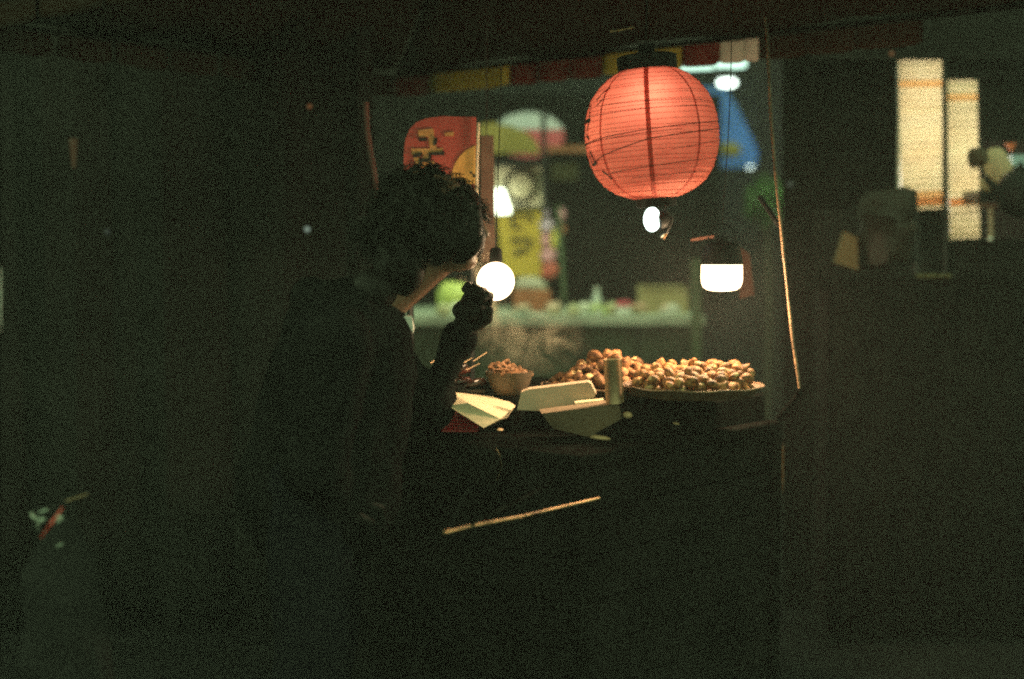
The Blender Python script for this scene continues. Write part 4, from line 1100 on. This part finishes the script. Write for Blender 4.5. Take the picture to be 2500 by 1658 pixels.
blobs(2415, 448, 5.24, 24, 22, 'cream_pouch', 'creambag', 'small cream pouch beneath the cream plastic bag', 'bag', .15, 16, .03)
one(MB().extr([P(2454, 350, 5.25), P(2481, 349, 5.25), P(2470, 370, 5.25)], (0, .01, 0)), 'orange_card', 'orange', 'orange red card corner above the cream bag', 'card', P(2468, 370, 5.25), smooth=False)
pxbox(2473, 378, 2510, 404, 5.25, .05, 'blue_box', 'ltblue', 'pale blue box at the picture edge', 'box', smooth=False)
blobs(2486, 418, 5.24, 26, 12, 'cream_pouch', 'creambag', 'flat cream pouch under the pale blue box', 'bag', .12, 16, .03)
kq = P(2490, 500, 5.0); kt = thing('kettle', 'black round kettle at the right picture edge', 'kettle', kq)
MB().ell(kq + Vector((0, 0, .04)), (.085, .08, .085), 24, 16).build('kettle_body', 'blackp', kt)
MB().lathe([(.03, .118), (.028, .13), (.008, .135), (.008, .148), (.002, .15)], kq, 18).build('lid', 'blackp', kt)
MB().tube([kq + Vector((-.07, 0, .04)), kq + Vector((-.11, 0, .08)), kq + Vector((-.125, 0, .1))], [.018, .012, .009], 10).build('spout', 'blackp', kt)
hang(2392, 466, 2640, 492, 5.12, 'blackm', 'shelf_board', 'black shelf board carrying the kettle', 'shelf', .2)
hang(2392, 496, 2436, 507, 5.1, 'post', 'brown_bar', 'short brown bar beneath the black shelf board', 'bar', .02)
sp = thing('spring_post', 'ribbed brown post with a painted white glint under the brown bar', 'post', P(2419, 588, 5.1))
MB().tube([P(2419, 507, 5.1), P(2419, 582, 5.1)], .006, 8).build('core', 'post', sp)
hx = [P(2419, 508 + i * .75, 5.1) + Vector((math.cos(i * .9) * .0085, math.sin(i * .9) * .0085, 0)) for i in range(98)]
MB().tube(hx, .0022, 5).build('coil', 'wpost', sp)
MB().ell(P(2417, 584, 5.08), (.010, .01, .008), 10, 8).build('tip', 'white', sp)  # white blob stands in for a glint on the post
rng = random.Random(8)
for i in range(5):
    q = P(2246 + i * 17, 672 + 6 * math.sin(i * 2), 4.86); q.z = tz + .008  # small blobs stand in for greenish glints on the table
    one(MB().ell(q, (.014, .014, .010), 10, 8, None, jit=.3, js=40), 'green_glint', 'olive2', 'small greenish painted glint on the right stall table', 'leaf', q, 'painted glints on the right stall table')

# ------------------------------------------------------------------ dark left side
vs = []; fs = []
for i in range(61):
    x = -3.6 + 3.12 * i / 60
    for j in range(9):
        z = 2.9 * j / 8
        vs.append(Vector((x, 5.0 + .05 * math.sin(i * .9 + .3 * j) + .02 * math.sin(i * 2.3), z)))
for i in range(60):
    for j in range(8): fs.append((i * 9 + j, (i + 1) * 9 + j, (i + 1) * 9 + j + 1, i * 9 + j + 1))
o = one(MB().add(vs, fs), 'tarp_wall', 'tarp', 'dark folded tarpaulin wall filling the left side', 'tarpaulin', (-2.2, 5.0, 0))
s_ = o.modifiers.new('solid', 'SOLIDIFY'); s_.thickness = .004
for x, y, r, m, lab in ((750, 560, 7.5, 'dot', 'small greenish white pilot light left of the person'), (262, 566, 7, 'dot2', 'very dim pilot light far left'), (756, 260, 6, 'doto', 'tiny orange pilot light above the greenish one'), (2177, 131, 6, 'doto', 'tiny orange pilot light above the wide lit blind'), (1929, 450, 8, 'dot2', 'dim greenish pilot light right of the thin wooden pole')):
    Y = 4.75 if x < 1900 else 5.15
    q = P(x, y, Y); t = thing('pilot_light', lab, 'light', q)
    MB().ell(q, (r * Y / F, .006, r * Y / F), 12, 8).build('lens', m, t)
    MB().lathe([(r * Y / F * 1.1, 0), (r * Y / F * 1.15, .02), (.002, .022)], q + Vector((0, .006, 0)), 12, Euler((R(-90), 0, 0)).to_matrix()).build('bezel', 'blackp', t)
one(MB().extr([P(168, 338, 4.8), P(187, 338, 4.8), P(182, 410, 4.8), P(176, 410, 4.8)], (0, .01, 0)), 'glow_streak', 'streak', 'dim amber painted-light slit high on the left tarpaulin', 'light', P(178, 410, 4.8), smooth=False)  # emission stands in for a blurred lit strip
sp2 = thing('steel_pole', 'thin dark pole with a painted white glint on the left picture edge', 'pole', P(-2, 1650, 2.6))
MB().tube([P(-3, 200, 2.6), P(-2, 730, 2.6), P(-4, 2500, 2.6)], .003, 10).build('tube', 'nearblack', sp2)
MB().tube([P(-1, 650, 2.6), P(0, 720, 2.6), P(-1, 812, 2.6)], .0022, 10).build('pole_glint', 'white', sp2)  # white segment painted where the pole glints
# crumpled plastic sheet with red tape, bottom left
q = P(130, 1290, 2.7)
cpb = thing('plastic_bundle', 'crumpled clear plastic bundle with red tape at the lower left', 'bundle', (q.x, q.y, 0))
rng = random.Random(15)
mb = MB().ell((q.x, q.y + .06, q.z * .5), (.10, .08, q.z * .5), 22, 18, None)
mb.v = [v + Vector((noise.noise(v * 9), noise.noise(v * 9 + Vector((7, 0, 0))), noise.noise(v * 9 + Vector((0, 7, 0))))) * .03 for v in mb.v]
mb.build('sack', 'trim', cpb, smooth=False)
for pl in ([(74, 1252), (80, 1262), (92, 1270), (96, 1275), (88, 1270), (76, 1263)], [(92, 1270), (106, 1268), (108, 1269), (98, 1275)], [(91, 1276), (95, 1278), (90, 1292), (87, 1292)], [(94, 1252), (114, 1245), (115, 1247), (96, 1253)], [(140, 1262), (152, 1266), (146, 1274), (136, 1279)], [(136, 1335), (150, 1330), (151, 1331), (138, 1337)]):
    MB().extr([P(x, y, 2.56) for x, y in pl], (.0, .006, .002)).build('glint_strip', 'wglint', cpb, smooth=False)  # white strips painted where the plastic glints
MB().extr([P(98, 1312, 2.56), P(122, 1276, 2.53), P(150, 1240, 2.55), P(152, 1243, 2.55), P(126, 1281, 2.53), P(100, 1315, 2.56)], (0, .004, .001)).build('tape', 'redtape', cpb, smooth=False)
MB().tube([P(160, 1224, 2.6), P(214, 1207, 2.62)], .0012, 6).build('wire', 'steel', cpb)

# ------------------------------------------------------------------ steam and haze
def steam(name, c, r, dens, seed, label, rot=(0, 0, 0), sc=1.0):
    mb = MB().ell((0, 0, 0), (1, 1, 1), 20, 14)
    m = bpy.data.materials.new(name + '_vapour'); m.use_nodes = True
    nt = m.node_tree; N = nt.nodes; L = nt.links
    for n in list(N):
        if n.type == 'BSDF_PRINCIPLED': N.remove(n)
    pv = N.new('ShaderNodeVolumePrincipled'); pv.inputs['Color'].default_value = (.95, .86, .66, 1); pv.inputs['Anisotropy'].default_value = .25
    tc = N.new('ShaderNodeTexCoord')
    ln = N.new('ShaderNodeVectorMath'); ln.operation = 'LENGTH'; L.new(tc.outputs['Object'], ln.inputs[0])
    fo = N.new('ShaderNodeMapRange'); fo.inputs['From Min'].default_value = 1; fo.inputs['From Max'].default_value = .25; L.new(ln.outputs['Value'], fo.inputs['Value'])
    ge = N.new('ShaderNodeNewGeometry')
    nz = N.new('ShaderNodeTexNoise'); nz.inputs['Scale'].default_value = 13 * sc; nz.inputs['Detail'].default_value = 4; nz.inputs['Distortion'].default_value = 1.6
    L.new(ge.outputs['Position'], nz.inputs['Vector'])
    th = N.new('ShaderNodeMapRange'); th.inputs['From Min'].default_value = .46; th.inputs['From Max'].default_value = .72; L.new(nz.outputs['Fac'], th.inputs['Value'])
    mu = N.new('ShaderNodeMath'); mu.operation = 'MULTIPLY'; L.new(fo.outputs[0], mu.inputs[0]); L.new(th.outputs[0], mu.inputs[1])
    m2 = N.new('ShaderNodeMath'); m2.operation = 'MULTIPLY'; m2.inputs[1].default_value = dens; L.new(mu.outputs[0], m2.inputs[0])
    L.new(m2.outputs[0], pv.inputs['Density']); L.new(pv.outputs[0], N['Material Output'].inputs['Volume'])
    o = mb.build('steam', m); o.location = c; o.scale = r; o.rotation_euler = rot
    tag(o, label, 'steam', None, 'stuff'); return o
steam('a', P(1172, 690, 3.56), (.07, .035, .17), 26, 1, 'steam curling up between face and bulb', (0, R(-8), 0))
steam('b', P(1285, 830, 3.66), (.18, .09, .10), 8, 2, 'steam drifting over the clay bowl')

hz = MB().box((0, 5.5, 4.6), (26, 20, 11.2)).build('haze', 'trim', smooth=False)  # haze volume added to lift the dark tones
m = bpy.data.materials.new('black_lift_haze'); m.use_nodes = True
for n in list(m.node_tree.nodes):
    if n.type == 'BSDF_PRINCIPLED': m.node_tree.nodes.remove(n)
pv = m.node_tree.nodes.new('ShaderNodeVolumePrincipled'); pv.inputs['Color'].default_value = (.9, .92, .9, 1); pv.inputs['Density'].default_value = .0085
pv.inputs['Anisotropy'].default_value = .1
m.node_tree.links.new(pv.outputs[0], m.node_tree.nodes['Material Output'].inputs['Volume'])
m.cycles.homogeneous_volume = True
hz.data.materials.clear(); hz.data.materials.append(m)
tag(hz, 'thin haze added to lift the blacks across the street', 'haze', None, 'stuff')
